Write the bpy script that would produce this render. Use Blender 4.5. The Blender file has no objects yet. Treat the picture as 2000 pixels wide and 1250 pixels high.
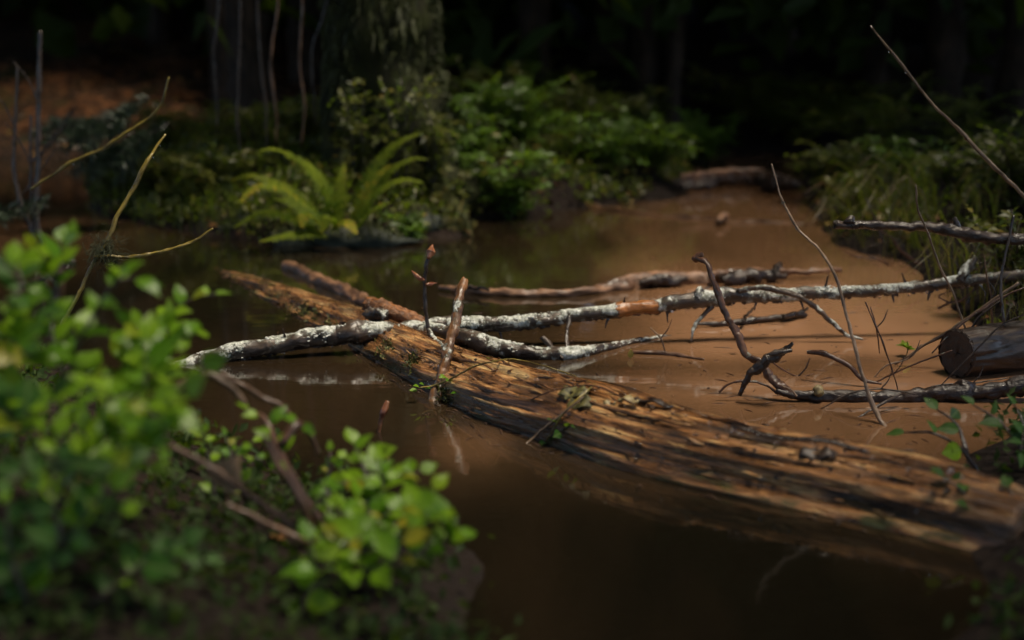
import bpy, math, random
import numpy as np
from mathutils import Vector, Matrix, Quaternion

# ------------------------------------------------------------------ camera
SC = bpy.context.scene
COL = SC.collection
CAM_H, PITCH, FPX = 0.70, math.radians(11.5), 2778.0
cd = bpy.data.cameras.new('camera'); cam = bpy.data.objects.new('camera', cd); COL.objects.link(cam)
cam.location = (0, 0, CAM_H); cam.rotation_euler = (math.pi / 2 - PITCH, 0, 0)
cd.sensor_width = 36; cd.lens = 36 * FPX / 2000; cd.clip_start = 0.02; cd.clip_end = 300
cd.dof.use_dof = True; cd.dof.focus_distance = 2.84; cd.dof.aperture_fstop = 2.0; cd.dof.aperture_blades = 0
SC.camera = cam
# ------------------------------------------------------------------ light
SUN_EL, SUN_AZ = math.radians(71), math.radians(92)     # azimuth measured from +Y towards +X: high, from the right
SUN = Vector((math.cos(SUN_EL) * math.sin(SUN_AZ), math.cos(SUN_EL) * math.cos(SUN_AZ), math.sin(SUN_EL)))
wd = bpy.data.worlds.new('World'); SC.world = wd; wd.use_nodes = True
nt = wd.node_tree; bg = nt.nodes['Background']
sk = nt.nodes.new('ShaderNodeTexSky'); sk.sky_type = 'NISHITA'; sk.sun_disc = False
sk.sun_elevation = SUN_EL; sk.sun_rotation = SUN_AZ; sk.air_density = 1.0; sk.dust_density = 2.5
nt.links.new(sk.outputs[0], bg.inputs[0]); bg.inputs[1].default_value = 0.05
sl = bpy.data.lights.new('sun', 'SUN'); so = bpy.data.objects.new('sun', sl); COL.objects.link(so)
sl.energy = 1.5; sl.angle = math.radians(20); sl.color = (1.0, 0.88, 0.70)
so.rotation_euler = SUN.to_track_quat('Z', 'Y').to_euler(); so.location = (-3, -2, 6)
vs = SC.view_settings; vs.view_transform = 'Standard'; vs.look = 'None'; vs.exposure = 2.35; vs.gamma = 1; vs.use_curve_mapping = False
SC.render.engine = 'CYCLES'; SC.cycles.use_denoising = True; SC.cycles.max_bounces = 6
SC.cycles.transparent_max_bounces = 8; SC.cycles.sample_clamp_indirect = 3.0
SC.cycles.caustics_reflective = False; SC.cycles.caustics_refractive = False

random.seed(7); RNG = np.random.default_rng(7)
R = random.uniform
# ------------------------------------------------------------------ pixel of the photograph -> point of the place
_F = Vector((0, math.cos(PITCH), -math.sin(PITCH))); _U = Vector((0, math.sin(PITCH), math.cos(PITCH)))
def ray(px, py): return Vector((1, 0, 0)) * ((px - 1000) / FPX) + _U * (-(py - 625) / FPX) + _F
def W(px, py, z=0.0):
    d = ray(px, py); return Vector((0, 0, CAM_H)) + d * ((z - CAM_H) / d.z)
def D(px, py, y):
    d = ray(px, py); return Vector((0, 0, CAM_H)) + d * (y / d.y)
def L(pts, y0, y1=None):
    n = len(pts); y1 = y0 if y1 is None else y1
    return [D(p[0], p[1], p[2] if len(p) > 2 else y0 + (y1 - y0) * i / max(1, n - 1)) for i, p in enumerate(pts)]
def px2m(t, y): return t * y / FPX
# ------------------------------------------------------------------ noise
def _h(ix, iy, iz, s):
    n = (ix.astype(np.int64) * 374761393 + iy.astype(np.int64) * 668265263 + iz.astype(np.int64) * 2147483647 + s * 144665) & 0x7fffffff
    n = ((n ^ (n >> 13)) * 1274126177) & 0x7fffffff
    return ((n ^ (n >> 16)) & 0xffff) / 65535.0
def vn(x, y, z=0.0, s=0):
    x, y, z = np.broadcast_arrays(np.asarray(x, float), np.asarray(y, float), np.asarray(z, float))
    ix, iy, iz = np.floor(x), np.floor(y), np.floor(z); fx, fy, fz = x - ix, y - iy, z - iz
    fx, fy, fz = [f * f * (3 - 2 * f) for f in (fx, fy, fz)]
    r = 0
    for a in (0, 1):
        for b in (0, 1):
            for c in (0, 1):
                w = (fx if a else 1 - fx) * (fy if b else 1 - fy) * (fz if c else 1 - fz)
                r = r + w * _h(ix + a, iy + b, iz + c, s)
    return r * 2 - 1
def fbm(x, y, z=0.0, s=0, o=3):
    r, a, f = 0, 1, 1
    for i in range(o): r = r + a * vn(np.asarray(x) * f, np.asarray(y) * f, np.asarray(z) * f, s + i); a *= .5; f *= 2
    return r
def spline(P, n):
    """Catmull-Rom through rows of P, n samples, even in arc length of the control polygon"""
    P = np.asarray(P, float)
    if len(P) == 2: t = np.linspace(0, 1, n)[:, None]; return P[0] * (1 - t) + P[1] * t
    d = np.r_[0, np.cumsum(np.linalg.norm(np.diff(P[:, :3], axis=0), axis=1) + 1e-9)]
    Q = np.vstack([2 * P[0] - P[1], P, 2 * P[-1] - P[-2]])
    s = np.linspace(0, d[-1], n); k = np.clip(np.searchsorted(d, s, 'right') - 1, 0, len(P) - 2)
    t = ((s - d[k]) / (d[k + 1] - d[k]))[:, None]
    a, b, c, e = Q[k], Q[k + 1], Q[k + 2], Q[k + 3]
    return .5 * (2 * b + (c - a) * t + (2 * a - 5 * b + 4 * c - e) * t ** 2 + (3 * b - a - 3 * c + e) * t ** 3)
# ------------------------------------------------------------------ mesh builder
class MB:
    def __init__(s): s.V = []; s.F = []; s.G = []; s.T = []; s.n = 0
    def raw(s, v, f, g=None, t=0.0):
        v = np.asarray(v, float); k = len(v)
        s.V.append(v); s.G.append(v if g is None else np.asarray(g, float))
        s.T.append(np.full(k, t) if np.isscalar(t) else np.asarray(t, float))
        s.F += [tuple(int(i) + s.n for i in q) for q in f]; s.n += k
    def tube(s, pts, rads, sides=8, n=None, rough=.08, freq=30., disp=None, cap=True, seed=0, tint=None, knob=0.0, flat=1.0, cap_jag=0.0):
        P = np.array([list(p) for p in pts], float); rads = np.asarray(rads, float)
        if len(rads) != len(P): rads = np.interp(np.linspace(0, 1, len(P)), np.linspace(0, 1, len(rads)), rads)
        n = n or max(6, len(P) * 5)
        S = spline(np.c_[P, rads], n); C, r = S[:, :3], np.maximum(S[:, 3], 2e-4)
        ds = np.r_[0, np.cumsum(np.linalg.norm(np.diff(C, axis=0), axis=1))]
        if disp is None and rough >= .09:
            kk = (np.minimum(r, .0045) * .75)[:, None] * np.minimum(1, np.minimum(ds, ds[-1] - ds) / .02)[:, None]
            C = C + kk * np.stack([vn(ds * 24 + seed * 3.1, 0, q + .5, 40 + q) + .5 * vn(ds * 90, seed, q + .5, 44) for q in range(3)], 1)
        T = np.gradient(C, axis=0); T /= np.linalg.norm(T, axis=1)[:, None] + 1e-12
        up = np.array([0, 0, 1.]) if abs(T[0][2]) < .9 else np.array([1., 0, 0])
        N = np.zeros_like(C); v = np.cross(np.cross(T[0], up), T[0]); N[0] = v / np.linalg.norm(v)
        for i in range(1, n):
            v = N[i - 1] - T[i] * N[i - 1].dot(T[i]); N[i] = v / np.linalg.norm(v)
        B = np.cross(T, N)
        th = np.linspace(0, 2 * math.pi, sides, endpoint=False)
        c, sn = np.cos(th)[None], np.sin(th)[None]
        rr = np.repeat(r[:, None], sides, 1); SS = np.repeat(ds[:, None], sides, 1)
        if disp is not None: rr = rr * disp(th[None] + 0 * SS, SS, seed)
        elif rough: rr = rr * (1 + rough * 2.0 * fbm(c * 1.3 + seed, sn * 1.3 + seed * 2, SS * freq, seed, 3) + knob * np.maximum(0, vn(SS * freq * .35 + seed, 0 * SS + seed, 0, seed + 5) - .35))
        X = C[:, None] + rr[..., None] * (c[..., None] * N[:, None] * flat + sn[..., None] * B[:, None])
        if cap_jag:
            j = cap_jag * (vn(c * 4 + seed, sn * 4, seed + .5, 3)) ; X[0] -= T[0] * j.T; X[-1] += T[-1] * j.T
        G = np.stack([c * rr + seed * .37, sn * rr + seed * .61, SS], -1)
        t = np.zeros((n, sides)) if tint is None else tint(SS / max(ds[-1], 1e-9), th[None] + 0 * SS)
        f = []
        for i in range(n - 1):
            a = i * sides
            for k in range(sides):
                k2 = (k + 1) % sides; f.append((a + k, a + k2, a + sides + k2, a + sides + k))
        v = X.reshape(-1, 3); g = G.reshape(-1, 3); t = t.reshape(-1)
        if cap:
            m = len(v); v = np.vstack([v, X[0].mean(0), X[-1].mean(0)])
            g = np.vstack([g, [seed, seed, 0], [seed, seed, ds[-1]]]); t = np.r_[t, t[0], t[-1]]
            e = (n - 1) * sides
            for k in range(sides):
                k2 = (k + 1) % sides; f.append((m, k2, k)); f.append((m + 1, e + k, e + k2))
        s.raw(v, f, g, t); return s
    def blob(s, c, r, sub=1, jag=.25, seed=0, squash=(1, 1, 1), t=0.0):
        v, f = ICO[sub]; q = v * (1 + jag * vn(v[:, 0] * 2 + seed, v[:, 1] * 2 + seed * 1.7, v[:, 2] * 2, seed))[:, None]
        s.raw(q * r * np.array(squash) + np.array(c), f, None, t); return s
    def strip(s, P, widths, nrm, t=0.0, fold=0.0):
        """blade or leaf along P: 3 verts across"""
        P = np.array([list(p) for p in P], float); n = len(P); w = np.interp(np.linspace(0, 1, n), np.linspace(0, 1, len(widths)), widths)
        T = np.gradient(P, axis=0); N = np.asarray(nrm, float)
        Sd = np.cross(T, N); Sd /= np.linalg.norm(Sd, axis=1)[:, None] + 1e-12
        Nn = np.cross(Sd, T); Nn /= np.linalg.norm(Nn, axis=1)[:, None] + 1e-12
        v = np.concatenate([P - Sd * w[:, None] + Nn * (fold * w)[:, None], P, P + Sd * w[:, None] + Nn * (fold * w)[:, None]])
        f = []
        for i in range(n - 1): f += [(i, i + 1, n + i + 1, n + i), (n + i, n + i + 1, 2 * n + i + 1, 2 * n + i)]
        s.raw(v, f, None, t); return s
    def build(s, name, mat, parent=None, smooth=True, kind=None):
        me = bpy.data.meshes.new(name)
        V = np.concatenate(s.V); off = np.array(wloc(parent)) if parent else np.zeros(3)
        me.from_pydata((V - off).tolist(), [], s.F)
        a = me.attributes.new('grain', 'FLOAT_VECTOR', 'POINT'); a.data.foreach_set('vector', np.concatenate(s.G).astype(np.float32).ravel())
        a = me.attributes.new('tint', 'FLOAT', 'POINT'); a.data.foreach_set('value', np.concatenate(s.T).astype(np.float32))
        if smooth: me.polygons.foreach_set('use_smooth', np.ones(len(me.polygons), bool))
        me.materials.append(mat)
        o = bpy.data.objects.new(name, me); COL.objects.link(o)
        if parent: o.parent = parent
        if kind: o['kind'] = kind
        return o
def _ico(n):
    import bmesh
    b = bmesh.new(); bmesh.ops.create_icosphere(b, subdivisions=n, radius=1)
    v = np.array([list(x.co) for x in b.verts]); f = [tuple(x.index for x in q.verts) for q in b.faces]; b.free(); return v, f
ICO = {1: _ico(1), 2: _ico(2), 3: _ico(3)}
def wloc(o):
    v = Vector((0, 0, 0))
    while o: v = v + o.location; o = o.parent
    return v
def tag(o, label=None, cat=None, group=None, kind=None):
    if label: o['label'] = label
    if cat: o['category'] = cat
    if group: o['group'] = group
    if kind: o['kind'] = kind
    return o
def thing(name, loc, label, cat, group=None):
    o = bpy.data.objects.new(name, None); COL.objects.link(o); o.location = loc; o.empty_display_size = .05
    return tag(o, label, cat, group)
# ------------------------------------------------------------------ materials
class NT:
    def __init__(s, name):
        s.m = bpy.data.materials.new(name); s.m.use_nodes = True; s.t = s.m.node_tree
        s.b = s.t.nodes['Principled BSDF']; s.out = s.t.nodes['Material Output']
    def n(s, ty, props=None, **inp):
        x = s.t.nodes.new(ty)
        for k, v in (props or {}).items(): setattr(x, k, v)
        for k, v in inp.items():
            key = int(k[1:]) if k[0] == '_' and k[1:].isdigit() else k.replace('_', ' ')
            s.set(x.inputs[key], v)
        return x
    def set(s, sock, v):
        if hasattr(v, 'links') or isinstance(v, bpy.types.NodeSocket): s.t.links.new(v, sock)
        else: sock.default_value = v
    def attr(s, a): return s.n('ShaderNodeAttribute', {'attribute_name': a})
    def noise(s, vec, scale, detail=4, rough=.55, sc3=None, dist=0.0):
        if sc3 is not None:
            mp = s.n('ShaderNodeMapping', Vector=vec); mp.inputs['Scale'].default_value = sc3; vec = mp.outputs[0]
        return s.n('ShaderNodeTexNoise', Vector=vec, Scale=scale, Detail=detail, Roughness=rough, Distortion=dist).outputs[0]
    def ramp(s, fac, stops, interp='LINEAR'):
        x = s.n('ShaderNodeValToRGB', _0=fac); r = x.color_ramp; r.interpolation = interp
        while len(r.elements) < len(stops): r.elements.new(.5)
        for e, (p, c) in zip(r.elements, stops): e.position = p; e.color = (c, c, c, 1) if np.isscalar(c) else (*c, 1)
        return x.outputs[0]
    def mix(s, fac, a, b, mode='MIX'):
        x = s.n('ShaderNodeMix', {'data_type': 'RGBA', 'blend_type': mode}); s.set(x.inputs[0], fac)
        s.set(x.inputs[6], a if not isinstance(a, tuple) else (*a, 1)); s.set(x.inputs[7], b if not isinstance(b, tuple) else (*b, 1)); return x.outputs[2]
    def math(s, op, a, b=0.5, c=None):
        x = s.n('ShaderNodeMath', {'operation': op}); s.set(x.inputs[0], a); s.set(x.inputs[1], b)
        if c is not None: s.set(x.inputs[2], c)
        return x.outputs[0]
    def mapr(s, v, a, b, c=0., d=1.):
        x = s.n('ShaderNodeMapRange', {'interpolation_type': 'SMOOTHSTEP'}); s.set(x.inputs[0], v)
        for i, q in enumerate((a, b, c, d)): x.inputs[i + 1].default_value = q
        return x.outputs[0]
    def bump(s, h, strength=.5, dist=.01, prev=None):
        x = s.n('ShaderNodeBump', Height=h, Strength=strength, Distance=dist)
        if prev is not None: s.set(x.inputs['Normal'], prev)
        return x.outputs[0]
    def fin(s, col, rough, nrm=None, ior=1.45, **kw):
        s.set(s.b.inputs['Base Color'], (*col, 1) if isinstance(col, tuple) else col); s.set(s.b.inputs['Roughness'], rough); s.b.inputs['IOR'].default_value = ior
        if nrm is not None: s.set(s.b.inputs['Normal'], nrm)
        for k, v in kw.items(): s.set(s.b.inputs[k.replace('_', ' ')], v)
        return s.m

def m_log():
    m = NT('stripped_wet_wood'); g = m.attr('grain').outputs['Vector']
    fib = m.noise(g, 1, 6, .66, (36, 36, 4.6), .6); fine = m.noise(g, 1, 4, .6, (150, 150, 9)); big = m.noise(g, 1, 3, .5, (9, 9, 3.5))
    col = m.ramp(fib, [(.36, (.022, .010, .004)), (.45, (.115, .05, .016)), (.52, (.28, .122, .042)), (.58, (.48, .25, .095)), (.66, (.68, .46, .20))])
    col = m.mix(m.mapr(big, .30, .46), (.10, .048, .018), col, 'MIX')
    f2 = m.noise(g, 1, 5, .7, (95, 95, 13), .5)
    col = m.mix(m.mapr(f2, .40, .58, .6, 0), col, m.mix(.72, col, (.03, .014, .006))); col = m.mix(m.mapr(f2, .60, .70, 0, .6), col, (.60, .40, .17))
    col = m.mix(m.mapr(fine, .32, .5, .55, 0), col, (.02, .010, .006))
    geo = m.n('ShaderNodeNewGeometry'); sx = m.n('ShaderNodeSeparateXYZ', Vector=geo.outputs['Position'])
    alg = m.math('MULTIPLY', m.mapr(sx.outputs[2], .035, .0), m.mapr(m.noise(g, 1, 4, .6, (30, 30, 14)), .45, .62))
    col = m.mix(alg, col, (.045, .05, .012))
    h = m.math('ADD', m.math('ADD', fib, m.math('MULTIPLY', f2, .7)), m.math('MULTIPLY', fine, .5))
    rough = m.mapr(m.noise(g, 1, 4, .6, (60, 60, 12)), .35, .65, .16, .5)
    return m.fin(col, rough, m.bump(h, 1.0, .010), Coat_Weight=.25, Coat_Roughness=.2)
def m_bark(name, c0, c1, lichen=0.0, rough=(.25, .5), lscale=60., bare=None, ridge=60., spec=.5):
    m = NT(name); g = m.attr('grain').outputs['Vector']
    a = m.noise(g, 1, 5, .6, (ridge, ridge, ridge * .35)); b = m.noise(g, 18, 3)
    col = m.mix(m.mapr(a, .3, .7), c0, c1); col = m.mix(m.mapr(b, .35, .65), m.mix(.5, col, (.012, .009, .008)), col)
    rg = m.mapr(b, .3, .7, *rough); h = a; nr = None
    if bare is not None:
        bm_ = m.mapr(m.math('ADD', m.attr('tint').outputs['Fac'], m.math('MULTIPLY', m.noise(g, 1, 3, .6, (70, 70, 25)), .6)), .75, .85)
        fib = m.noise(g, 1, 5, .6, (160, 160, 8))
        col = m.mix(bm_, col, m.ramp(fib, [(.3, tuple(.35 * x for x in bare)), (.55, bare), (.75, tuple(min(1, 1.9 * x) for x in bare))]))
    if lichen:
        l1 = m.noise(g, lscale, 5, .65); l2 = m.noise(g, lscale * .22, 2, .5)
        geo = m.n('ShaderNodeNewGeometry'); nz = m.n('ShaderNodeSeparateXYZ', Vector=geo.outputs['Normal']).outputs[2]
        s = m.math('ADD', m.math('ADD', l1, m.math('MULTIPLY', l2, 1.25)), m.math('MULTIPLY', nz, .10))
        if bare is not None: s = m.math('SUBTRACT', s, m.math('MULTIPLY', bm_, 1.))
        mk = m.mapr(s, lichen, lichen + .045)
        lc = m.ramp(m.noise(g, lscale * 2.2, 4, .7), [(.32, (.13, .14, .10)), (.5, (.36, .37, .32)), (.68, (.70, .71, .66))])
        col = m.mix(m.mapr(s, lichen - .09, lichen + .02, 0, .55), col, (.16, .16, .12)); col = m.mix(mk, col, lc); rg = m.math('ADD', rg, m.math('MULTIPLY', mk, .4)); h = m.math('ADD', m.math('MULTIPLY', a, .6), m.math('MULTIPLY', mk, m.math('ADD', l1, .35)))
    return m.fin(col, rg, m.bump(h, 1.0, .007), Specular_IOR_Level=spec)
def m_leaf(name, c0, c1, rough=.32, trans=.35, per_object=True, third=None, spec=.5):
    m = NT(name)
    f = m.n('ShaderNodeObjectInfo').outputs['Random'] if per_object else m.attr('tint').outputs['Fac']
    g = m.attr('grain').outputs['Vector']; sx = m.n('ShaderNodeSeparateXYZ', Vector=g)
    st = [(0, c0), (.75, c1)] + ([(.9, c1), (1, third)] if third else [])
    col = m.ramp(f, st)
    nz = m.noise(m.n('ShaderNodeTexCoord').outputs['Object'], 3.0 if per_object else 9, 3)
    col = m.mix(m.mapr(nz, .35, .7), m.mix(.35, col, (.012, .02, .004)), col)
    if per_object:       # pale midrib
        rib = m.mapr(m.math('ABSOLUTE', sx.outputs[0]), .015, .035, .35, 0.)
        col = m.mix(rib, col, m.mix(.5, col, (.35, .4, .15)))
    m.fin(col, rough, m.bump(nz, .25, .01), Specular_IOR_Level=spec)
    tr = m.n('ShaderNodeBsdfTranslucent', Color=m.mix(.55, col, (.26, .42, .015), 'MIX')); mx = m.n('ShaderNodeMixShader', _0=trans)
    m.t.links.new(m.b.outputs[0], mx.inputs[1]); m.t.links.new(tr.outputs[0], mx.inputs[2]); m.t.links.new(mx.outputs[0], m.out.inputs[0])
    return m.m
def m_ground():
    m = NT('leaf_litter_ground'); p = m.n('ShaderNodeNewGeometry').outputs['Position']
    v = m.n('ShaderNodeTexVoronoi', Vector=m.n('ShaderNodeMapping', Vector=p, Scale=(1, 1, 1)).outputs[0], Scale=26., Randomness=1.)
    vc = m.n('ShaderNodeSeparateColor', Color=v.outputs['Color']).outputs[0]
    col = m.ramp(vc, [(0, (.018, .010, .006)), (.35, (.05, .024, .011)), (.7, (.13, .05, .018)), (1, (.22, .09, .032))])
    big = m.noise(p, 1.3, 4); col = m.mix(m.mapr(big, .42, .6), m.mix(.75, col, (.016, .014, .008)), col)
    col = m.mix(m.mapr(m.noise(p, 2.6, 5), .55, .68, 0, .8), col, (.02, .03, .008)); col = m.mix(m.attr('litter').outputs['Fac'], (.012, .008, .006), col)
    return m.fin(col, .85, m.bump(v.outputs['Distance'], .8, .03), Specular_IOR_Level=.15)
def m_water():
    m = NT('pond_water_painted_refl'); p = m.n('ShaderNodeNewGeometry').outputs['Position']
    s = m.attr('painted_refl').outputs['Fac']
    w = m.math('ADD', s, m.math('MULTIPLY', m.math('SUBTRACT', m.noise(p, 1, 3, .5, (3.2, .8, 1), .4), .5), .5))  # stretched noise paints streaky reflection bands into the colour
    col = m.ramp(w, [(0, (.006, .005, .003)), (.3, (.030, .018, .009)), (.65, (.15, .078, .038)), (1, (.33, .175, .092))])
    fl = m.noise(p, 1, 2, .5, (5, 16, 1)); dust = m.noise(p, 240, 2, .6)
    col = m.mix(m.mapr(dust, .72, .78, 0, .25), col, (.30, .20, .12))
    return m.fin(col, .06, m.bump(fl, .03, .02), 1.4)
def m_simple(name, c0, c1, sc=40, rough=.5, bump=.5, grain=True, dist=.004, ior=1.45):
    m = NT(name); p = m.attr('grain').outputs['Vector'] if grain else m.n('ShaderNodeNewGeometry').outputs['Position']
    a = m.noise(p, sc, 5, .6); return m.fin(m.mix(m.mapr(a, .32, .68), c0, c1), rough, m.bump(a, bump, dist), ior)
def m_tint(name, stops, rough=.5):
    m = NT(name); return m.fin(m.ramp(m.attr('tint').outputs['Fac'], stops), rough)
M = {}
M['log'] = m_log()
M['lichen'] = m_bark('lichen_bark', (.03, .022, .017), (.10, .068, .046), 1.21, (.22, .48), 62, bare=(.26, .095, .022))
M['lichen2'] = m_bark('lichen_twig_bark', (.06, .028, .012), (.22, .095, .03), 1.33, (.3, .5), 70)
M['bare'] = m_bark('orange_broken_wood', (.06, .022, .007), (.28, .105, .025), 0, (.25, .5), ridge=130)
M['wetbark'] = m_bark('wet_black_bark', (.010, .007, .006), (.055, .032, .020), 0, (.2, .48))
M['redbark'] = m_bark('wet_red_bark', (.045, .020, .012), (.13, .058, .03), 1.42, (.25, .5))
M['palestem'] = m_bark('pale_dry_stem', (.09, .055, .033), (.27, .18, .11), .0, (.3, .5))
M['darkstem'] = m_bark('dark_stem', (.018, .012, .009), (.06, .038, .025), 0, (.2, .45))
M['drift'] = m_bark('pale_driftwood', (.08, .04, .022), (.28, .145, .075), .0, (.3, .6), ridge=40)
M['yellow'] = m_bark('yellow_green_bark', (.10, .075, .012), (.26, .19, .03), .0, (.25, .4))
M['cut'] = m_simple('cut_wood_face', (.03, .018, .011), (.07, .042, .024), 60, .7)
M['oldlog'] = m_bark('old_grey_brown_log', (.035, .018, .010), (.15, .075, .035), .0, (.25, .5), ridge=34)
M['darkbark'] = m_bark('rough_dark_bark', (.010, .006, .004), (.045, .025, .014), 1.5, (.3, .6), ridge=40)
M['trunk'] = m_bark('dark_trunk_bark', (.012, .009, .007), (.05, .035, .025), 0, (.6, .85), ridge=22, spec=.15)
M['mossbark'] = m_bark('mossy_trunk_bark', (.010, .013, .004), (.028, .032, .010), 1.6, (.7, .9), ridge=22, spec=.1)
M['moss'] = m_simple('moss', (.012, .018, .004), (.06, .07, .012), 55, .85, .9, dist=.01)
M['mosshair'] = m_tint('moss_strands', [(0, (.02, .026, .005)), (.6, (.06, .07, .012)), (1, (.16, .12, .02))], .7)
M['lichencrust'] = m_simple('lichen_crust', (.36, .37, .31), (.78, .78, .72), 160, .85, .8)
M['leaf'] = m_leaf('fresh_green_leaf', (.075, .20, .008), (.22, .38, .014), .34, .45, True, (.34, .28, .02), .3)
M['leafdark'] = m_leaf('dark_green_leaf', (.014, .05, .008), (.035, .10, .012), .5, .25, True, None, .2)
M['foliage'] = m_leaf('shrub_foliage', (.025, .055, .008), (.10, .19, .014), .42, .38, False, (.22, .17, .02))
M['foliageolive'] = m_leaf('olive_foliage', (.03, .045, .008), (.12, .12, .016), .45, .35, False, (.30, .18, .02))
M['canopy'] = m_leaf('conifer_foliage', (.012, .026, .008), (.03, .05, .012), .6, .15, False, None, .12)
M['fern'] = m_leaf('fern_frond', (.05, .105, .007), (.17, .21, .013), .6, .42, False, (.34, .26, .02), .15)
M['grass'] = m_leaf('wet_grass', (.035, .055, .010), (.11, .13, .022), .3, .3, False, (.26, .16, .05))
M['oldgrass'] = m_leaf('olive_brown_grass', (.05, .045, .010), (.14, .10, .025), .4, .3, False, (.26, .13, .05))
M['litter'] = m_tint('fallen_leaf_litter', [(0, (.03, .014, .008)), (.5, (.12, .05, .018)), (.85, (.22, .10, .03)), (1, (.32, .22, .05))], .45)
M['bud'] = m_simple('red_bud', (.11, .03, .015), (.25, .11, .05), 80, .2, .3)
M['drop'] = NT('water_drop').fin((1, 1, 1), .0, None, 1.33, Transmission_Weight=1.0)
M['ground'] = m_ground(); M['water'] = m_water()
M['rock'] = m_simple('mossy_rock', (.010, .015, .009), (.035, .04, .028), 25, .8, .8)
M['spruce'] = m_tint('spruce_needles', [(0, (.012, .025, .012)), (1, (.04, .065, .03))], .45)
# ------------------------------------------------------------------ terrain and water
def sdist(poly, X, Y):
    P = np.array([[p[0], p[1]] for p in poly]); d = np.full(X.shape, 1e9); ins = np.zeros(X.shape, bool)
    for i in range(len(P)):
        a, b = P[i - 1], P[i]; e = b - a; wx, wy = X - a[0], Y - a[1]
        t = np.clip((wx * e[0] + wy * e[1]) / (e @ e + 1e-12), 0, 1)
        d = np.minimum(d, np.hypot(wx - e[0] * t, wy - e[1] * t))
        c = ((a[1] > Y) != (b[1] > Y)) & (X < (b[0] - a[0]) * (Y - a[1]) / (b[1] - a[1] + 1e-12) + a[0]); ins ^= c
    return np.where(ins, d, -d)
pw = lambda ps: [W(*p) for p in ps]
LANDS = [
    (pw([(190, 415), (300, 442), (470, 468), (640, 480), (800, 470), (905, 458), (935, 430), (1080, 416), (1200, 400), (1330, 388), (1345, 352)]) + [(.95, 9.3), (-2.3, 9.3), (-2.05, 6.9)], .26, .45),
    ([(-60, 8.8), (-2.6, 8.0), (0.9, 8.4), (1.9, 8.2), (60, 8.2), (60, 120), (-60, 120)], .9, 2.6),
    (pw([(1560, 350), (1585, 400), (1640, 480), (1760, 512), (1860, 560), (1925, 640), (1960, 700), (2040, 725)]) + [(8, 2.6), (8, 8.6), (1.7, 8.6)], .22, .5),
    (pw([(2600, 740), (2060, 790), (1900, 880), (1890, 960), (1930, 1050), (1950, 1150), (1900, 1300)]) + [(.5, -4), (8, -4), (8, 2.3)], .13, .5),
    (pw([(960, 1300), (930, 1200), (880, 1090), (760, 1010), (560, 930), (380, 860), (250, 760), (120, 700), (0, 660), (-400, 600)]) + [(-8, 3.2), (-8, -4), (-.03, -4)], .13, .5),
]
def height(X, Y):
    X = np.asarray(X, float); Y = np.asarray(Y, float); h = np.full(X.shape, -.3)
    nz = .05 * fbm(X * 3, Y * 3, 0, 3, 3)
    for poly, amp, sc in LANDS:
        d = sdist(poly, X, Y) + .04 * fbm(X * 5, Y * 5, 0, 9, 2)
        hh = np.where(d > 0, .006 + amp * (1 - np.exp(-np.maximum(d, 0) / sc)) + nz * (1 - np.exp(-np.maximum(d, 0) / .3)), d * .5)
        h = np.maximum(h, hh)
    return h + 5.0 * np.clip((Y - 13) / 22, 0, 1) ** 1.3
def hz(x, y): return float(height(np.array([x]), np.array([y]))[0])
def axis(a, b, st, far):
    c = np.arange(a, b, st); lo, hi = [], []; s = st
    x = b
    while x < far[1]: s *= 1.25; x += s; hi.append(x)
    s = st; x = a
    while x > far[0]: s *= 1.25; x -= s; lo.append(x)
    return np.r_[lo[::-1], c, [b], hi]
def grid(name, xs, ys, zf, mat):
    X, Y = np.meshgrid(xs, ys); Z = zf(X, Y); nx, ny = len(xs), len(ys)
    me = bpy.data.meshes.new(name)
    I = np.arange(nx * ny).reshape(ny, nx); q = np.stack([I[:-1, :-1], I[:-1, 1:], I[1:, 1:], I[1:, :-1]], -1).reshape(-1, 4)
    me.from_pydata(np.c_[X.ravel(), Y.ravel(), Z.ravel()].tolist(), [], q.tolist())
    me.polygons.foreach_set('use_smooth', np.ones(len(q), bool)); me.materials.append(mat)
    o = bpy.data.objects.new(name, me); COL.objects.link(o); o['kind'] = 'structure'; return o, X, Y
go, X, Y = grid('ground', axis(-3, 3, .045, (-60, 60)), axis(0, 9, .045, (-4, 110)), height, M['ground'])
litter_shade = np.clip((sdist(LANDS[1][0], X, Y) + .6) / 1.5, .12, 1) * (.10 + .90 / (1 + np.exp((X + 1.2) / .5)))  # leaf litter at far left; near bank and right darkened in colour as shade
a = go.data.attributes.new('litter', 'FLOAT', 'POINT'); a.data.foreach_set('value', litter_shade.astype(np.float32).ravel())
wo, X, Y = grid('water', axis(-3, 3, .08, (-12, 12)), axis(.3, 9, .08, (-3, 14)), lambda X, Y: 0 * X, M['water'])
# reflected glow at the right, dark reflections and shade painted into the water colour
def refl_patch(px, py, sx, sy):
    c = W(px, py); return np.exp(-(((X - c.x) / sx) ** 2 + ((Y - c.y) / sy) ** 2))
painted_refl = 1 / (1 + np.exp(-(X - .17 - .05 * (Y - 3)) / .17)) * (.60 + .40 * np.exp(-((Y - 3.25) / 1.0) ** 2))
painted_refl = np.maximum(painted_refl, .62 * refl_patch(930, 900, .13, .26)); painted_refl = np.maximum(painted_refl, .6 * refl_patch(120, 430, .5, 1.4)); painted_refl = np.maximum(painted_refl, .20 * refl_patch(640, 780, .6, .8))
painted_refl = painted_refl * (1 - .1 * refl_patch(1300, 470, .22, .8)) * (1 - .40 * refl_patch(1400, 720, .55, .11)) * (1 - .4 * refl_patch(1000, 600, .3, .5)) * (1 - .3 * refl_patch(1620, 820, .4, .15))
painted_refl = np.maximum(painted_refl, .06) * (.10 + .90 * np.clip((Y - 1.95) / .5, 0, 1) ** 1.2)
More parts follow.
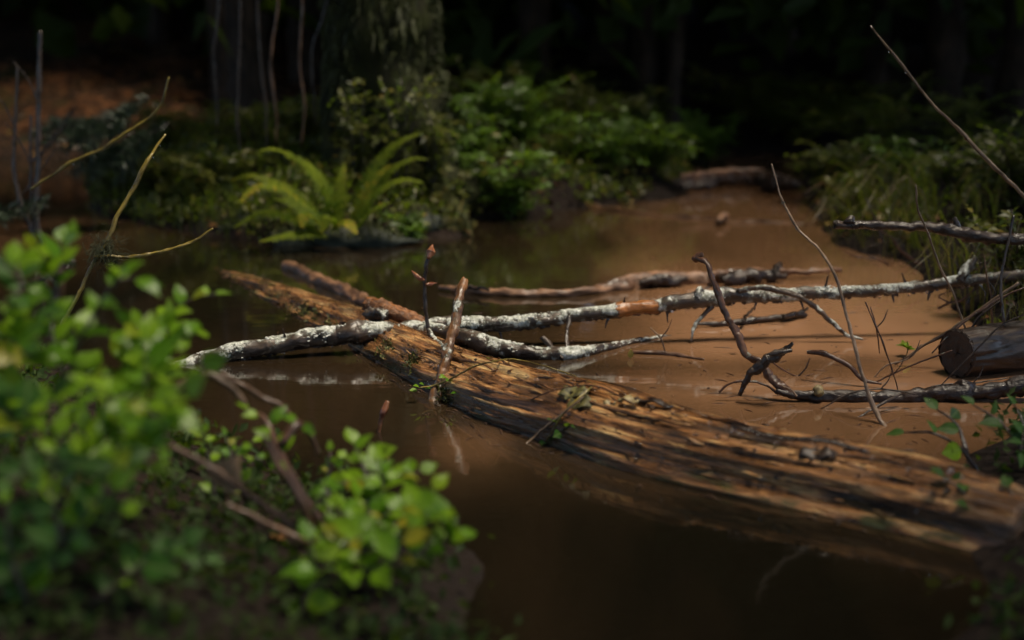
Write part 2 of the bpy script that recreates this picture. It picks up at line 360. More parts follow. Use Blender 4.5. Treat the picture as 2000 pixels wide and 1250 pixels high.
a = wo.data.attributes.new('painted_refl', 'FLOAT', 'POINT'); a.data.foreach_set('value', painted_refl.astype(np.float32).ravel())

# ------------------------------------------------------------------ leaf meshes
def leaf_mesh(name, w, curl, fold, mat, pts=6):
    t = np.linspace(0, 1, pts); wd_ = w * np.sin(math.pi * np.clip(t, 0, 1) ** .82) ** (.7 + .7 * t); wd_[0] = .012; wd_[-1] = .002
    z = curl * (t - t ** 2 * 1.3)
    V, F, G = [], [], []
    for i in range(pts):
        for k in (-1, 0, 1):
            V.append((k * wd_[i], t[i], z[i] + fold * abs(k) * wd_[i])); G.append((k * wd_[i], t[i], 0))
    for i in range(pts - 1):
        for k in (0, 1): F.append((i * 3 + k, i * 3 + k + 1, i * 3 + 4 + k, i * 3 + 3 + k))
    me = bpy.data.meshes.new(name); me.from_pydata(V, [], F); me.polygons.foreach_set('use_smooth', np.ones(len(F), bool)); me.materials.append(mat)
    a = me.attributes.new('grain', 'FLOAT_VECTOR', 'POINT'); a.data.foreach_set('vector', np.array(G, np.float32).ravel()); return me
LEAVES = [leaf_mesh('leaf', .28, .25, .25, M['leaf']), leaf_mesh('leaf', .33, .12, .35, M['leaf']), leaf_mesh('leaf', .26, .4, .15, M['leaf']), leaf_mesh('leaf', .36, -.05, .2, M['leaf'])]
DLEAVES = [leaf_mesh('leaf', .33, .2, .2, M['leafdark']), leaf_mesh('leaf', .28, .1, .3, M['leafdark'])]
def put_leaf(parent, pos, direction, normal, size, meshes=LEAVES, name='leaf'):
    y = Vector(direction).normalized(); n = Vector(normal); x = y.cross(n)
    if x.length < 1e-4: x = y.cross(Vector((1, 0, .1)))
    x.normalize(); z = x.cross(y)
    o = bpy.data.objects.new(name, random.choice(meshes)); COL.objects.link(o); o.parent = parent
    o.matrix_local = Matrix.Translation(Vector(pos) - wloc(parent)) @ Matrix((x, y, z)).transposed().to_4x4() @ Matrix.Diagonal((size * R(.85, 1.15), size, size, 1)); return o
def rv(s=1.0): return Vector((R(-s, s), R(-s, s), R(-s, s)))
def drops(parent, spots, r0=.0022, r1=.0042):
    mb = MB()
    for i, p in enumerate(spots): r = R(r0, r1); mb.blob((p[0], p[1], p[2] - r * .5), r, 2, 0, i, (1, 1, 1.15))
    return mb.build('water_drops', M['drop'], parent, kind='stuff')
def interp(P, n): return [Vector(p) for p in spline(np.array([list(q) for q in P]), n)]

# ------------------------------------------------------------------ THE MAIN LOG
AX = [((380, 512), -.080, .070), ((500, 553), -.062, .075), ((600, 598), -.052, .080), ((700, 645), -.042, .085), ((800, 699), -.03, .088), ((900, 753), -.02, .088), ((1020, 808), -.01, .093),
      ((1150, 850), -.003, .094), ((1300, 899), 0, .092), ((1500, 944), 0, .086), ((1700, 982), .0, .085), ((1850, 1018), .0, .083), ((2020, 1062), .0, .075)]
lp = [W(*a[0]) + Vector((0, 0, a[1])) for a in AX]; lr = [a[2] for a in AX]
LOGS = spline(np.c_[np.array([list(p) for p in lp]), lr], 60)
def log_disp(th, s, seed):
    c, sn = np.cos(th), np.sin(th)
    r = 1 + .07 * vn(c * 1.2 + 4, sn * 1.2, s * 1.5, 1) + .07 * vn(c * 5, sn * 5, s * 1.8 + 2, 2) + .04 * vn(c * 14, sn * 14, s * 3.5, 3) + .022 * vn(c * 32, sn * 32, s * 8, 4)
    cr = np.abs(vn(c * 7 + 9, sn * 7, s * .9, 6)); r = r - .07 * np.clip(1 - cr / .09, 0, 1) * (vn(c * 2, sn * 2, s * 2, 8) > -.2)
    st = vn(c * 3 + 1, sn * 3, s * 1.1, 11); r = r - .05 * (st > .18)          # a shed layer of sapwood
    return r
log = thing('fallen_log', lp[7], 'long weathered brown log stripped of bark, half sunk across the pond from the right foreground', 'log')
mb = MB(); mb.tube(lp, lr, 120, 240, disp=log_disp, seed=1, cap_jag=.03); mb.build('trunk', M['log'], log)
def on_log(u, side, off=0.0):
    """u along the log, side angle from straight up, positive towards the camera"""
    k = u * (len(LOGS) - 1); i = int(min(k, len(LOGS) - 2)); q = LOGS[i] + (LOGS[i + 1] - LOGS[i]) * (k - i)
    T = Vector(LOGS[i + 1][:3] - LOGS[i][:3]).normalized(); sd = Vector((0, 0, 1)).cross(T).normalized()
    if sd.y > 0: sd = -sd
    n = (Vector((0, 0, 1)) * math.cos(side) + sd * math.sin(side)).normalized()
    return Vector(q[:3]) + n * (q[3] * 1.0 + off), n, T, q[3]
def near_log(px, py, off=0.0):
    """point of the log's surface seen at a pixel"""
    d = ray(px, py); o = Vector((0, 0, CAM_H)); best = None
    for t in np.linspace(1.6, 4.4, 500):
        p = o + d * t; dd = np.linalg.norm(LOGS[:, :3] - np.array(p), axis=1); i = int(dd.argmin())
        if dd[i] < LOGS[i, 3] + off: return p
    return W(px, py)
# moss and algae tufts along the waterline
def tuft_patch(mb, c, n, rad, cnt, h, seed=0, tl=(0, .9)):
    n = Vector(n).normalized(); a = n.orthogonal().normalized(); b = n.cross(a)
    for i in range(cnt):
        q = Vector(c) + a * random.gauss(0, rad) + b * random.gauss(0, rad) + n * R(-.002, .001); d = (n + rv(.9)).normalized()
        hh = h * R(.4, 1.2); mb.strip([q, q + d * hh * .6, q + d * hh + Vector((0, 0, -hh * .25))], [h * .12, h * .14, h * .02], rv(), R(*tl))
mb = MB()
for (px, py) in [(590, 612), (600, 605), (615, 617), (640, 632), (655, 640), (755, 680), (760, 690), (805, 705), (812, 712), (870, 770), (1050, 870), (1080, 880), (1040, 880), (1160, 930), (1200, 945), (1260, 965), (1310, 985), (1120, 915)]:
    p = near_log(px, py); n = Vector((p.x - LOGS[np.linalg.norm(LOGS[:, :3] - np.array(p), axis=1).argmin()][0], -.4, .6))
    tuft_patch(mb, p, n, .012, 70, .012)
mb.build('moss_tuft', M['mosshair'], log, kind='stuff')
# loose splinters lying along the grain
mb = MB()
for i in range(420):
    u = R(.02, .96); sd = R(-.5, 1.35); ln = R(.015, .07); p0, n0, T0, r0 = on_log(u, sd, -.001); T0 = -T0 if R(0, 1) < .5 else T0
    mb.tube([p0 - T0 * ln * .5 - n0 * .002, p0 + n0 * R(.0, .002), p0 + T0 * ln * .5 + n0 * R(.001, .008) + rv(.002)], [.0012, R(.001, .003), .0003], 5, 6, .2, 60, seed=i)
mb.build('splinters', M['log'], log, kind='stuff')
for (u, sd, ln, wdt) in [(.16, .35, .22, .004), (.22, .75, .30, .005), (.30, .5, .20, .004), (.36, .95, .26, .004), (.47, 1.0, .22, .004), (.60, .3, .18, .004), (.68, .8, .2, .005), (.78, .5, .22, .004), (.52, -.3, .2, .004), (.71, 1.05, .3, .005)]:
    mb = MB(); pts = [on_log(min(.99, u + ln / 2.6 * (k / 4 - .5)), sd + .03 * math.sin(k), .002 + .003 * (k == 4))[0] for k in range(5)]
    mb.tube(pts, [.001, wdt, wdt * 1.2, wdt, .001], 6, 16, .25, 60, seed=int(u * 100)); mb.build('splinter', M['log'], log)
# wet specks: drops beading on the log
drops(log, [on_log(R(.45, .97), R(.1, 1.25), .001)[0] for _ in range(170)] , .0016, .0044)

# bark flakes and debris lying on the log
def flake(name, label, px, py, ln, wd, mat, ang=0.0, thick=.006, group=None, seed=0):
    p = near_log(px, py); i = int(np.linalg.norm(LOGS[:, :3] - np.array(p), axis=1).argmin()); n = (p - Vector(LOGS[i][:3])).normalized()
    T = Vector(LOGS[min(i + 1, 59)][:3] - LOGS[min(i, 58)][:3]).normalized(); T = Quaternion(n, ang) @ T; S = n.cross(T)
    mb = MB(); k = 9; pts = [p + n * (.004 + .004 * math.sin(j * 1.1 + seed)) + T * ln * (j / (k - 1) - .5) for j in range(k)]
    N = 10; V, F = [], []
    for j in range(k):
        ww = wd * (.55 + .45 * math.sin(math.pi * (j + .6) / k)) * (1 + .25 * math.sin(j * 2.3 + seed))
        for q in range(N):
            a = 2 * math.pi * q / N; V.append(list(pts[j] + S * ww * .5 * math.cos(a) + n * (thick * .5 * math.sin(a) + .12 * ww * math.cos(a) ** 2)))
    for j in range(k - 1):
        for q in range(N): F.append((j * N + q, j * N + (q + 1) % N, (j + 1) * N + (q + 1) % N, (j + 1) * N + q))
    F += [tuple(range(N))[::-1], tuple(range((k - 1) * N, k * N))]
    G = [(v[0] + seed, v[1], v[2]) for v in V]; mb.raw(V, F, G); o = mb.build(name, mat); tag(o, label, 'bark', group); return o
M['flakegreen'] = m_simple('algae_bark', (.025, .024, .007), (.11, .095, .022), 90, .6)
M['flakeyellow'] = m_simple('yellow_lichen_bark', (.09, .065, .025), (.30, .23, .10), 120, .5)
flake('bark_flake', 'olive bark flake with a yellowish rim lying on top of the brown log', 1122, 772, .055, .035, M['flakegreen'], .25, seed=1)
flake('bark_flake', 'smaller dark olive bark flake lying below the yellow rimmed one on the log', 1138, 792, .05, .028, M['flakegreen'], .3, seed=2)
flake('bark_strip', 'black curled bark strip on the log crest right of the olive flakes', 1275, 790, .075, .018, M['wetbark'], .1, seed=3)
flake('bark_strip', 'pale yellow lichened bark piece beside the black bark strip on the log', 1228, 786, .04, .018, M['flakeyellow'], .1, seed=4)
flake('bark_strip', 'bright tan wood chip left of the pale yellow bark on the log', 1190, 793, .03, .012, M['flakeyellow'], .2, seed=5)
flake('bark_strip', 'grey brown bark shred at the far edge of the log beyond the olive flakes', 1215, 762, .07, .014, M['oldlog'], -.1, seed=6)
flake('bark_flake', 'dark mossy bark lump on the near right stretch of the log', 1600, 893, .05, .028, M['darkbark'], .2, .012, seed=7)
flake('bark_strip', 'thin black strip of bark on the far slope of the log at the right', 1560, 862, .22, .014, M['wetbark'], 0, seed=8)

# ------------------------------------------------------------------ THE LICHEN BRANCH
lb = thing('lichen_branch', D(833, 642, 3.13), 'long fallen branch crusted with white lichen lying across the big brown log', 'branch')
def limb(name, pts, rad_px, y0, y1, parent, mat=None, sides=18, tint=None, n=None, rough=.1, knob=.35, seed=0, jag=.006, freq=45):
    P = L(pts, y0, y1); mb = MB(); rad = [px2m(r, (y0 + y1) / 2) for r in rad_px]
    mb.tube(P, rad, sides, n or len(P) * 12, rough, freq, seed=seed, tint=tint, knob=knob, cap_jag=jag); o = mb.build(name, mat or M['lichen'], parent); return o, P, rad
mainpts = [(828, 642), (880, 633), (960, 632), (1060, 624), (1150, 612), (1250, 601), (1340, 588), (1400, 581), (1450, 577), (1530, 577), (1600, 571), (1700, 568), (1780, 562), (1860, 552), (1945, 541), (2020, 533)]
mlimb, MP, MR = limb('main_limb', mainpts, [14, 15, 14.5, 14, 13.5, 13, 15, 15, 14.5, 13, 12, 11.5, 11.5, 10.5, 10, 9], 3.13, 3.3, lb, tint=lambda s, th: np.exp(-((s - .34) / .042) ** 4) * .75, seed=2, n=220)
llimb, LP_, LR_ = limb('left_limb', [(300, 728), (345, 714), (430, 694), (520, 676), (610, 660), (700, 649), (770, 646), (835, 641)], [4, 10, 17, 17, 18.5, 20, 17, 14], 2.94, 3.13, lb, seed=3, n=150, tint=lambda s, th: .55 * (s > .84) * (s < .97) * (np.cos(th) < .5))
dlimb, DP, DR = limb('lower_limb', [(836, 640, 3.12), (890, 655, 3.08), (950, 672, 3.05), (1010, 686, 3.025), (1060, 692, 3.02), (1120, 690, 3.03), (1180, 680, 3.10), (1240, 667, 3.18), (1330, 652, 3.285)], [13, 17, 17, 16, 15, 13, 9, 5, 1.5], 3.12, 3.24, lb, seed=4, n=130)
limb('broken_stub', [(718, 594), (745, 602), (780, 615), (815, 630), (845, 645)], [15, 18, 17, 16, 13], 3.2, 3.14, lb, M['bare'], 28, None, 90, .055, .1, 6, .022, 130)
limb('broken_collar', [(716, 612), (735, 613), (755, 616)], [11, 13, 10], 3.17, 3.15, lb, None, 18, None, 30, .14, .2, 7, .012, 120)
limb('side_twig', [(1440, 568), (1490, 563), (1540, 573), (1585, 592), (1625, 632), (1655, 655), (1685, 663)], [5, 6, 6, 5, 5, 4, 2], 3.2, 3.18, lb, None, 9, None, 60, .15, .4, 8)
limb('side_twig', [(1392, 597), (1372, 617), (1356, 638), (1349, 668)], [5, 4, 4, 2], 3.2, 3.17, lb, None, 8, None, 30, .15, .3, 9)
limb('side_twig', [(1112, 618), (1109, 650), (1108, 680), (1114, 703)], [4, 3, 4, 3], 3.14, 3.04, lb, M['darkstem'], 8, None, 26, .15, .3, 10)
limb('side_twig', [(1058, 659), (1072, 672), (1085, 688), (1100, 702)], [5, 5, 4, 3], 3.04, 3.0, lb, M['darkstem'], 8, None, 20, .15, .2, 11)
limb('side_twig', [(1875, 550), (1885, 534), (1895, 518), (1906, 503)], [10, 9, 8, 7], 3.26, 3.28, lb, None, 10, None, 26, .2, .3, 12)
limb('side_twig', [(1360, 583), (1364, 572), (1371, 566)], [9, 10, 7], 3.19, 3.2, lb, None, 10, None, 14, .25, .3, 13)
for i, (x, y, dx, dy) in enumerate([(975, 640, 6, 26), (1190, 618, -8, 24), (1300, 600, 4, 30), (1480, 583, -6, 22), (1560, 580, 10, 26), (1650, 576, -4, 24), (1740, 570, 6, 22), (1820, 562, -8, 26), (560, 664, -8, -22), (1215, 600, 6, -20), (1610, 564, 8, -26), (1770, 555, -8, -22), (660, 648, 5, -20)]):
    yy = 3.13 + max(0, x - 830) / 1115 * .17 if x > 830 else 2.94 + (x - 300) / 535 * .19
    limb('spur', [(x, y), (x + dx * .6, y + dy * .45), (x + dx, y + dy)], [3.2, 2.4, 1], yy, yy - .01, lb, M['darkstem'], 7, None, 12, .25, .5, 20 + i)
# raised crusts of lichen, flakes of bark hanging below
mb = MB(); bk = MB()
for (P, Rr, lo, hi, cnt) in ((MP, MR, .0, .98, 700), (LP_, LR_, .12, .97, 480), (DP, DR, .03, .85, 320)):
    S = spline(np.c_[np.array([list(p) for p in P]), Rr], 200)
    for i in range(cnt):
        u = R(lo, hi)
        if P is MP and .295 < u < .385: continue
        if vn(u * 17, 2.0 if P is MP else 5.0, 0, 4) < .05: continue
        k = int(u * 198); c = Vector(S[k][:3]); T = Vector(S[k + 1][:3] - S[k][:3]).normalized(); sd = Vector((0, 0, 1)).cross(T).normalized()
        if sd.y > 0: sd = -sd
        an = random.gauss(.5, .55); n = Vector((0, 0, 1)) * math.cos(an) + sd * math.sin(an)
        mb.blob(c + n * S[k][3] * 1.0, R(.0008, .0026), 1, .6, i, (1.5, 1, .7))
    for i in range(int(cnt * .16)):
        k = int(R(lo, hi) * 198); c = Vector(S[k][:3]) - Vector((0, 0, S[k][3] * .95)); T = Vector(S[k + 1][:3] - S[k][:3]).normalized()
        bk.blob(c + T * R(-.005, .005), R(.003, .007), 1, .6, i + 50, (1.3, .6, 1))
mb.build('lichen_crust', M['lichencrust'], lb, kind='stuff', smooth=False); bk.build('bark_shred', M['darkstem'], lb, kind='stuff', smooth=False)
dsp = []
for (P, Rr, c) in ((MP, MR, 26), (LP_, LR_, 10), (DP, DR, 6)):
    S = spline(np.c_[np.array([list(p) for p in P]), Rr], 100)
    for i in range(c): k = random.randint(8, 90); dsp.append((S[k][0], S[k][1] - .004, S[k][2] - S[k][3] - .001))
drops(lb, dsp, .002, .0036)

# ------------------------------------------------------------------ TWIGS AND STICKS
def stick(name, label, cat, pts, rad_px, y0, y1=None, mat='darkstem', sides=8, knob=.5, seed=0, group=None, drop=0, rough=.12, freq=55, extra=(), n=None, jag=0.0):
    y1 = y1 or y0; P = L(pts, y0, y1); rad = [px2m(r, (y0 + y1) / 2) for r in rad_px]
    if not (extra or drop):
        mb = MB(); mb.tube(P, rad, sides, n or len(P) * 9, rough, freq, seed=seed, knob=knob, cap_jag=jag); return tag(mb.build(name, M[mat]), label, cat, group)
    t = thing(name, P[-1] if P[-1].z < P[0].z else P[0], label, cat, group)
    mb = MB(); mb.tube(P, rad, sides, n or len(P) * 9, rough, freq, seed=seed, knob=knob, cap_jag=jag); mb.build('stem', M[mat], t)
    for i, e in enumerate(extra):
        nm, pp, rr, mm = e[:4]; ya, yb = (e[4], e[5]) if len(e) > 4 else (y0, y1)
        mb = MB(); mb.tube(L(pp, ya, yb), [px2m(r, (ya + yb) / 2) for r in rr], 9, len(pp) * 14, .2, 70, seed=seed + i + 1, knob=.9); mb.build(nm, M[mm], t)
    if drop:
        S = interp(P, 60); drops(t, [S[random.randint(3, 57)] - Vector((0, 0, rad[0] * .9)) for _ in range(drop)], .0018, .0032)
    return t
stick('budding_twig', 'thin upright twig with a red tip bud standing where the lichen branches fork', 'twig', [(868, 682), (846, 664), (834, 630), (829, 590), (828, 560), (832, 525), (838, 500)], [6, 6, 4.5, 4, 3.5, 3.5, 3], 3.06, 3.08, 'darkstem', seed=1,
      extra=[('bud', [(837, 504), (841, 492), (845, 478)], [3, 6, 1], 'bud'), ('bud', [(829, 548), (818, 540), (804, 529)], [2, 4.5, 1.5], 'bud'), ('bud', [(832, 556), (842, 554), (853, 553)], [2, 4, 1.2], 'bud')])
stick('upright_stick', 'reddish brown stick with white lichen bands leaning upright out of the water against the log', 'stick', [(834, 815), (850, 778), (862, 735), (874, 690), (884, 650), (893, 605), (899, 575), (908, 547)], [8, 10, 10.5, 11, 10, 10, 10.5, 9], 2.64, 2.86, 'lichen2', 12, .5, 2, n=110, jag=.004,
      extra=[('side_twig', [(880, 676), (866, 676), (852, 664), (838, 642)], [5, 5, 4.5, 4], 'lichen', 2.78, 3.0)])
wb = stick('wet_branch', 'dark wet branch in the water with a tall red brown shoot', 'branch', [(1515, 764), (1570, 770), (1640, 774), (1720, 778), (1800, 773), (1900, 766), (2000, 756), (2150, 742)], [5, 10, 13, 15, 16, 16, 17, 18], 2.655, 2.66, 'wetbark', 18, .9, 3, n=180, jag=.004,
      extra=[('shoot', [(1362, 505), (1380, 512), (1395, 548), (1415, 605), (1440, 655), (1458, 692), (1488, 708), (1512, 744), (1550, 772)], [5, 6, 5.5, 6.5, 8, 7, 8, 9, 9], 'redbark', 2.80, 2.655),
             ('knob', [(1355, 509), (1363, 500), (1372, 497)], [5, 8, 5], 'redbark', 2.81, 2.80),
             ('side_twig', [(1549, 670), (1525, 688), (1498, 705), (1470, 728), (1452, 750), (1444, 772)], [3, 8, 7, 7, 6, 4], 'wetbark', 2.63, 2.65),
             ('side_twig', [(1497, 692), (1520, 688), (1547, 684)], [2, 6, 3], 'darkstem', 2.62, 2.62),
             ('side_twig', [(1404, 766), (1425, 750), (1460, 745), (1495, 752), (1520, 770)], [2, 2.5, 2.5, 2.5, 2], 'redbark', 2.66, 2.66),
             ('side_twig', [(1528, 755), (1545, 762), (1556, 774)], [2, 2, 2], 'palestem', 2.63, 2.63),
             ('knot', [(1590, 757), (1597, 763), (1604, 772)], [4, 9, 5], 'flakeyellow', 2.645, 2.645)], drop=14)
stick('thin_stem', 'long thin bare stem leaning from the pond surface in front of the lichen branch', 'twig', [(1507, 320), (1528, 388), (1557, 444), (1600, 488), (1635, 545), (1653, 615), (1672, 690), (1690, 752), (1714, 812), (1738, 848)], [1.6, 2.2, 2.6, 2.8, 3.1, 3.2, 3.5, 3.6, 3.8, 4], 2.75, 2.47, 'palestem', 8, .8, 4, n=130, drop=5)
stick('black_branch', 'glossy black wet branch with a broken end reaching in over the grass from the right', 'branch', [(1631, 438), (1665, 439), (1720, 440), (1790, 442), (1850, 449), (1885, 458), (1930, 465), (2010, 468), (2200, 480)], [8, 8.5, 8.5, 9.5, 11, 13, 11, 11, 13], 3.0, 3.05, 'wetbark', 14, .5, 5, n=120, jag=.006, rough=.16,
      extra=[('thorn', [(1884, 458), (1872, 444), (1865, 424)], [9, 7, 2], 'wetbark', 3.03, 3.03), ('knob', [(1648, 433), (1660, 430), (1668, 437)], [3, 7, 3], 'wetbark', 3, 3)], drop=9)
stick('pale_cane', 'pale thin cane slanting down across the upper right corner', 'twig', [(1700, 50), (1760, 125), (1820, 202), (1872, 252), (1930, 316), (2000, 382), (2110, 490)], [1.4, 1.9, 2.4, 2.8, 3, 3.2, 3.6], 2.65, 2.6, 'palestem', 8, .8, 6, n=80, drop=3)
stick('drooping_stem', 'hair thin stem crossing the black wet branch and hanging to the water', 'twig', [(1788, 360), (1793, 410), (1812, 455), (1835, 520), (1862, 575), (1885, 640)], [1.6, 2, 2, 2, 2, 2], 2.92, 2.95, 'palestem', 6, .8, 7, n=50)
# cut log
cl0 = W(1872, 742); clr = .052; cld = Vector((.90, .43, .0)).normalized()
c0 = cl0 + Vector((.0, .03, clr * .93))
cl = thing('sawn_log', c0, 'short sawn log with a dark flat cut face lying at the right bank edge', 'log')
mb = MB(); mb.tube([c0 + cld * t for t in (0, .1, .25, .45, .7)], [clr * .97, clr * 1.02, clr, clr * 1.03, clr], 72, 90, disp=lambda th, q, sd: 1 + .06 * vn(np.cos(th) * 3, np.sin(th) * 3, q * 8, 1) - .10 * np.clip(1 - np.abs(vn(np.cos(th) * 9, np.sin(th) * 9, q * 6, 5)) / .16, 0, 1) + .03 * vn(np.cos(th) * 20, np.sin(th) * 20, q * 40, 6), seed=9, cap=False); mb.build('bark', M['darkbark'], cl)
mb = MB(); S = cld.cross(Vector((0, 0, 1))).normalized(); V, F, G = [], [], []
for q in range(10):
    for k in range(40):
        a = 2 * math.pi * k / 40; rr = clr * 1.0 * (q + .02) / 9; V.append(list(c0 + cld * (.004 + .0015 * math.sin(q * 2.2) + .004 * float(vn(k * .9, q * .8, 0, 4))) + S * rr * math.cos(a) + Vector((0, 0, 1)) * rr * math.sin(a))); G.append((rr * 3, q * .1, a * .02))
for q in range(9):
    for k in range(40): F.append((q * 40 + k, q * 40 + (k + 1) % 40, (q + 1) * 40 + (k + 1) % 40, (q + 1) * 40 + k))
F.append(tuple(range(40))); mb.raw(V, F, G); mb.build('cut_face', M['cut'], cl)
# floating and half-sunk wood
def wpts(pts, z=0.0): return [W(p[0], p[1], z) for p in pts]
def floater(name, label, cat, pts, rad_px, z, mat, sides=14, rough=.18, seed=0, extra=(), n=None, knob=.6, freq=25, jag=.008, group=None, flat=1.0):
    P = wpts(pts, z); rad = [px2m(r, p.y) for r, p in zip(np.interp(np.linspace(0, 1, len(P)), np.linspace(0, 1, len(rad_px)), rad_px), P)]
    mb = MB(); mb.tube(P, rad, sides, n or len(P) * 12, rough, freq, seed=seed, knob=knob, cap_jag=jag, flat=flat)
    if not extra: return tag(mb.build(name, M[mat]), label, cat, group)
    t = thing(name, P[0], label, cat, group); mb.build('stem', M[mat], t)
    for i, (nm, pp, rr, zz, mm) in enumerate(extra):
        Q = [W(a, b, zz) for a, b in pp]; mb = MB(); mb.tube(Q, [px2m(r, Q[0].y) for r in rr], 9, len(Q) * 8, .3, 50, seed=seed + i + 1, knob=.4, cap_jag=.004); mb.build(nm, M[mm], t)
    return t
floater('sunken_log', 'slim pale log lying just behind the far end of the big brown log', 'log', [(560, 520), (590, 533), (640, 557), (690, 578), (740, 602), (780, 625)], [8, 13, 14, 14, 13, 9], .004, 'drift', 16, seed=11)
floater('driftwood_limb', 'knobbly tan driftwood limb floating behind the lichen branch', 'branch', [(858, 562), (915, 567), (990, 573), (1070, 574), (1140, 570), (1200, 561), (1270, 551), (1340, 548), (1420, 545), (1480, 540), (1530, 536)], [4, 9, 8, 9, 10, 13, 17, 18, 17, 14, 6], .008, 'drift', 16, seed=12, n=150,
        extra=[('side_twig', [(1500, 533), (1560, 531), (1600, 529), (1643, 527)], [6, 6, 5, 4], .02, 'drift'), ('bark_patch', [(1250, 552), (1290, 548), (1340, 545)], [6, 13, 6], .02, 'wetbark'), ('bark_patch', [(1410, 546), (1460, 540), (1535, 538)], [8, 15, 6], .02, 'wetbark'), ('knob', [(1512, 533), (1518, 522), (1524, 517)], [7, 8, 5], .03, 'wetbark'), ('knob', [(1385, 545), (1400, 535), (1425, 533)], [4, 8, 4], .03, 'drift'), ('bark_patch', [(890, 562), (920, 560), (955, 566)], [2, 4, 2], .02, 'wetbark')])
floater('submerged_pole', 'dim straight pole lying almost under the surface off the leafy far bank', 'log', [(1060, 398), (1150, 408), (1260, 422), (1360, 430), (1470, 436), (1590, 442)], [10, 10, 9, 8, 7, 5], -.006, 'oldlog', 12, seed=13,
        extra=[('stump_knob', [(1404, 432), (1412, 424), (1420, 423)], [7, 9, 8], .02, 'drift')])
floater('bank_log', 'dark rotten log with orange top across the narrow far outlet of the pond', 'log', [(1290, 362), (1340, 357), (1400, 351), (1460, 350), (1510, 354), (1562, 362)], [10, 15, 16, 17, 17, 8], .03, 'oldlog', 16, seed=14,
        extra=[('bark_patch', [(1480, 352), (1520, 356), (1556, 362)], [12, 17, 6], .05, 'wetbark'), ('bark_patch', [(1330, 366), (1370, 364), (1400, 360)], [6, 10, 5], .04, 'wetbark'), ('broken_ridge', [(1330, 345), (1420, 335), (1490, 334)], [4, 6, 4], .11, 'drift')])
floater('floating_twig', 'brown forked twig floating under the lichen branch left of the long thin stem', 'twig', [(1362, 633), (1400, 632), (1460, 627), (1520, 621), (1572, 615)], [3, 5, 6, 7, 6], .008, 'wetbark', 9, seed=15, extra=[('side_twig', [(1530, 620), (1560, 612), (1578, 601)], [5, 5, 2], .014, 'wetbark'), ('side_twig', [(1450, 628), (1462, 612), (1474, 600)], [3, 3, 2], .02, 'darkstem')])
stick('arched_twig', 'short dark twig arching out of the water above the wet branch', 'twig', [(1577, 688), (1600, 690), (1630, 700), (1660, 718), (1685, 742), (1722, 750)], [4, 6, 5, 5, 4, 2], 2.83, 2.76, 'redbark', 8, .6, 16, n=60)
floater('floating_splinter', 'thin pale splinter floating beside the small yellow leaf', 'twig', [(1236, 688), (1290, 690), (1330, 694), (1375, 701)], [3, 5, 4, 1.5], .003, 'drift', 8, seed=17)
stick('red_sprout', 'short red budded sprout poking out of the dark water by the lower leaves', 'twig', [(737, 866), (741, 835), (748, 808), (757, 783)], [3.5, 4, 5, 3], 2.44, 2.45, 'bud', 8, 1.2, 18, n=40, freq=90)
for i, (lab, pts, r, y0, y1, mt) in enumerate([
    ('straight pale stem slanting from the water up past the sawn log', [(1748, 712), (1800, 678), (1850, 648), (1920, 600), (1990, 552)], [2, 2.5, 3, 3, 3], 2.95, 2.9, 'palestem'),
    ('fine dark stem slanting up to the left end of the sawn log', [(1700, 752), (1760, 722), (1830, 695), (1860, 684)], [1.5, 2, 2, 1.5], 2.8, 2.78, 'redbark'),
    ('dark dead twig leaning from the wet branch toward the near leaves', [(1645, 830), (1690, 808), (1735, 782), (1760, 770)], [1.5, 2.5, 3, 2], 2.52, 2.62, 'darkstem'),
    ('short black twig lying in shade below the wet branch', [(1735, 800), (1770, 804), (1800, 803)], [2, 5, 2], 2.6, 2.6, 'wetbark'),
    ('fine stem rising at the right edge in front of the bank', [(1962, 640), (1955, 560), (1968, 480), (1980, 420)], [3, 3, 2.5, 2], 2.75, 2.8, 'darkstem'),
    ('thin crooked stem above the sawn log at the right bank', [(1820, 690), (1870, 640), (1940, 590), (2005, 560)], [1.5, 2, 2, 2], 2.88, 2.9, 'redbark')]):
    stick('bare_twig', lab, 'twig', pts, r, y0, y1, mt, 6, .8, 20 + i, n=40)
HT = [('hair thin twig crossing the dark wet branch near its knot', [(1690, 590), (1720, 660), (1745, 730), (1760, 790)], 2.72), ('wiry twig slanting over the sawn log from the right edge', [(1830, 760), (1890, 700), (1950, 640), (2010, 610)], 2.66), ('fine forked twig in the water between the arched twig and the sawn log', [(1700, 745), (1730, 715), (1775, 700), (1800, 672)], 2.85), ('curled fine twig just left of the arched twig', [(1500, 700), (1530, 722), (1560, 735), (1590, 730)], 2.86), ('thin twig lying flat in front of the sawn log', [(1780, 768), (1840, 752), (1900, 748), (1990, 735)], 2.68), ('fine twig poking from the water under the bare orange patch', [(1270, 640), (1290, 660), (1300, 690)], 3.02), ('thin dark twig standing in the water left of the drooping stem', [(1700, 600), (1712, 640), (1718, 690)], 3.0), ('fine brown twig leaning across the thin stem low down', [(1600, 800), (1660, 770), (1720, 760), (1790, 770)], 2.6)]
for i, (lab, pts, y) in enumerate(HT):
    m_ = pts[len(pts) // 2]; stick('bare_twig', lab, 'twig', pts, [1.2, 1.8, 1.6, 1], y, y, ['redbark', 'darkstem', 'palestem'][i % 3], 6, .9, 120 + i, n=36, rough=.2,
        extra=[('side_twig', [m_, (m_[0] + 14, m_[1] - 16), (m_[0] + 22, m_[1] - 36)], [1.3, 1.1, .7], 'darkstem', y, y)])
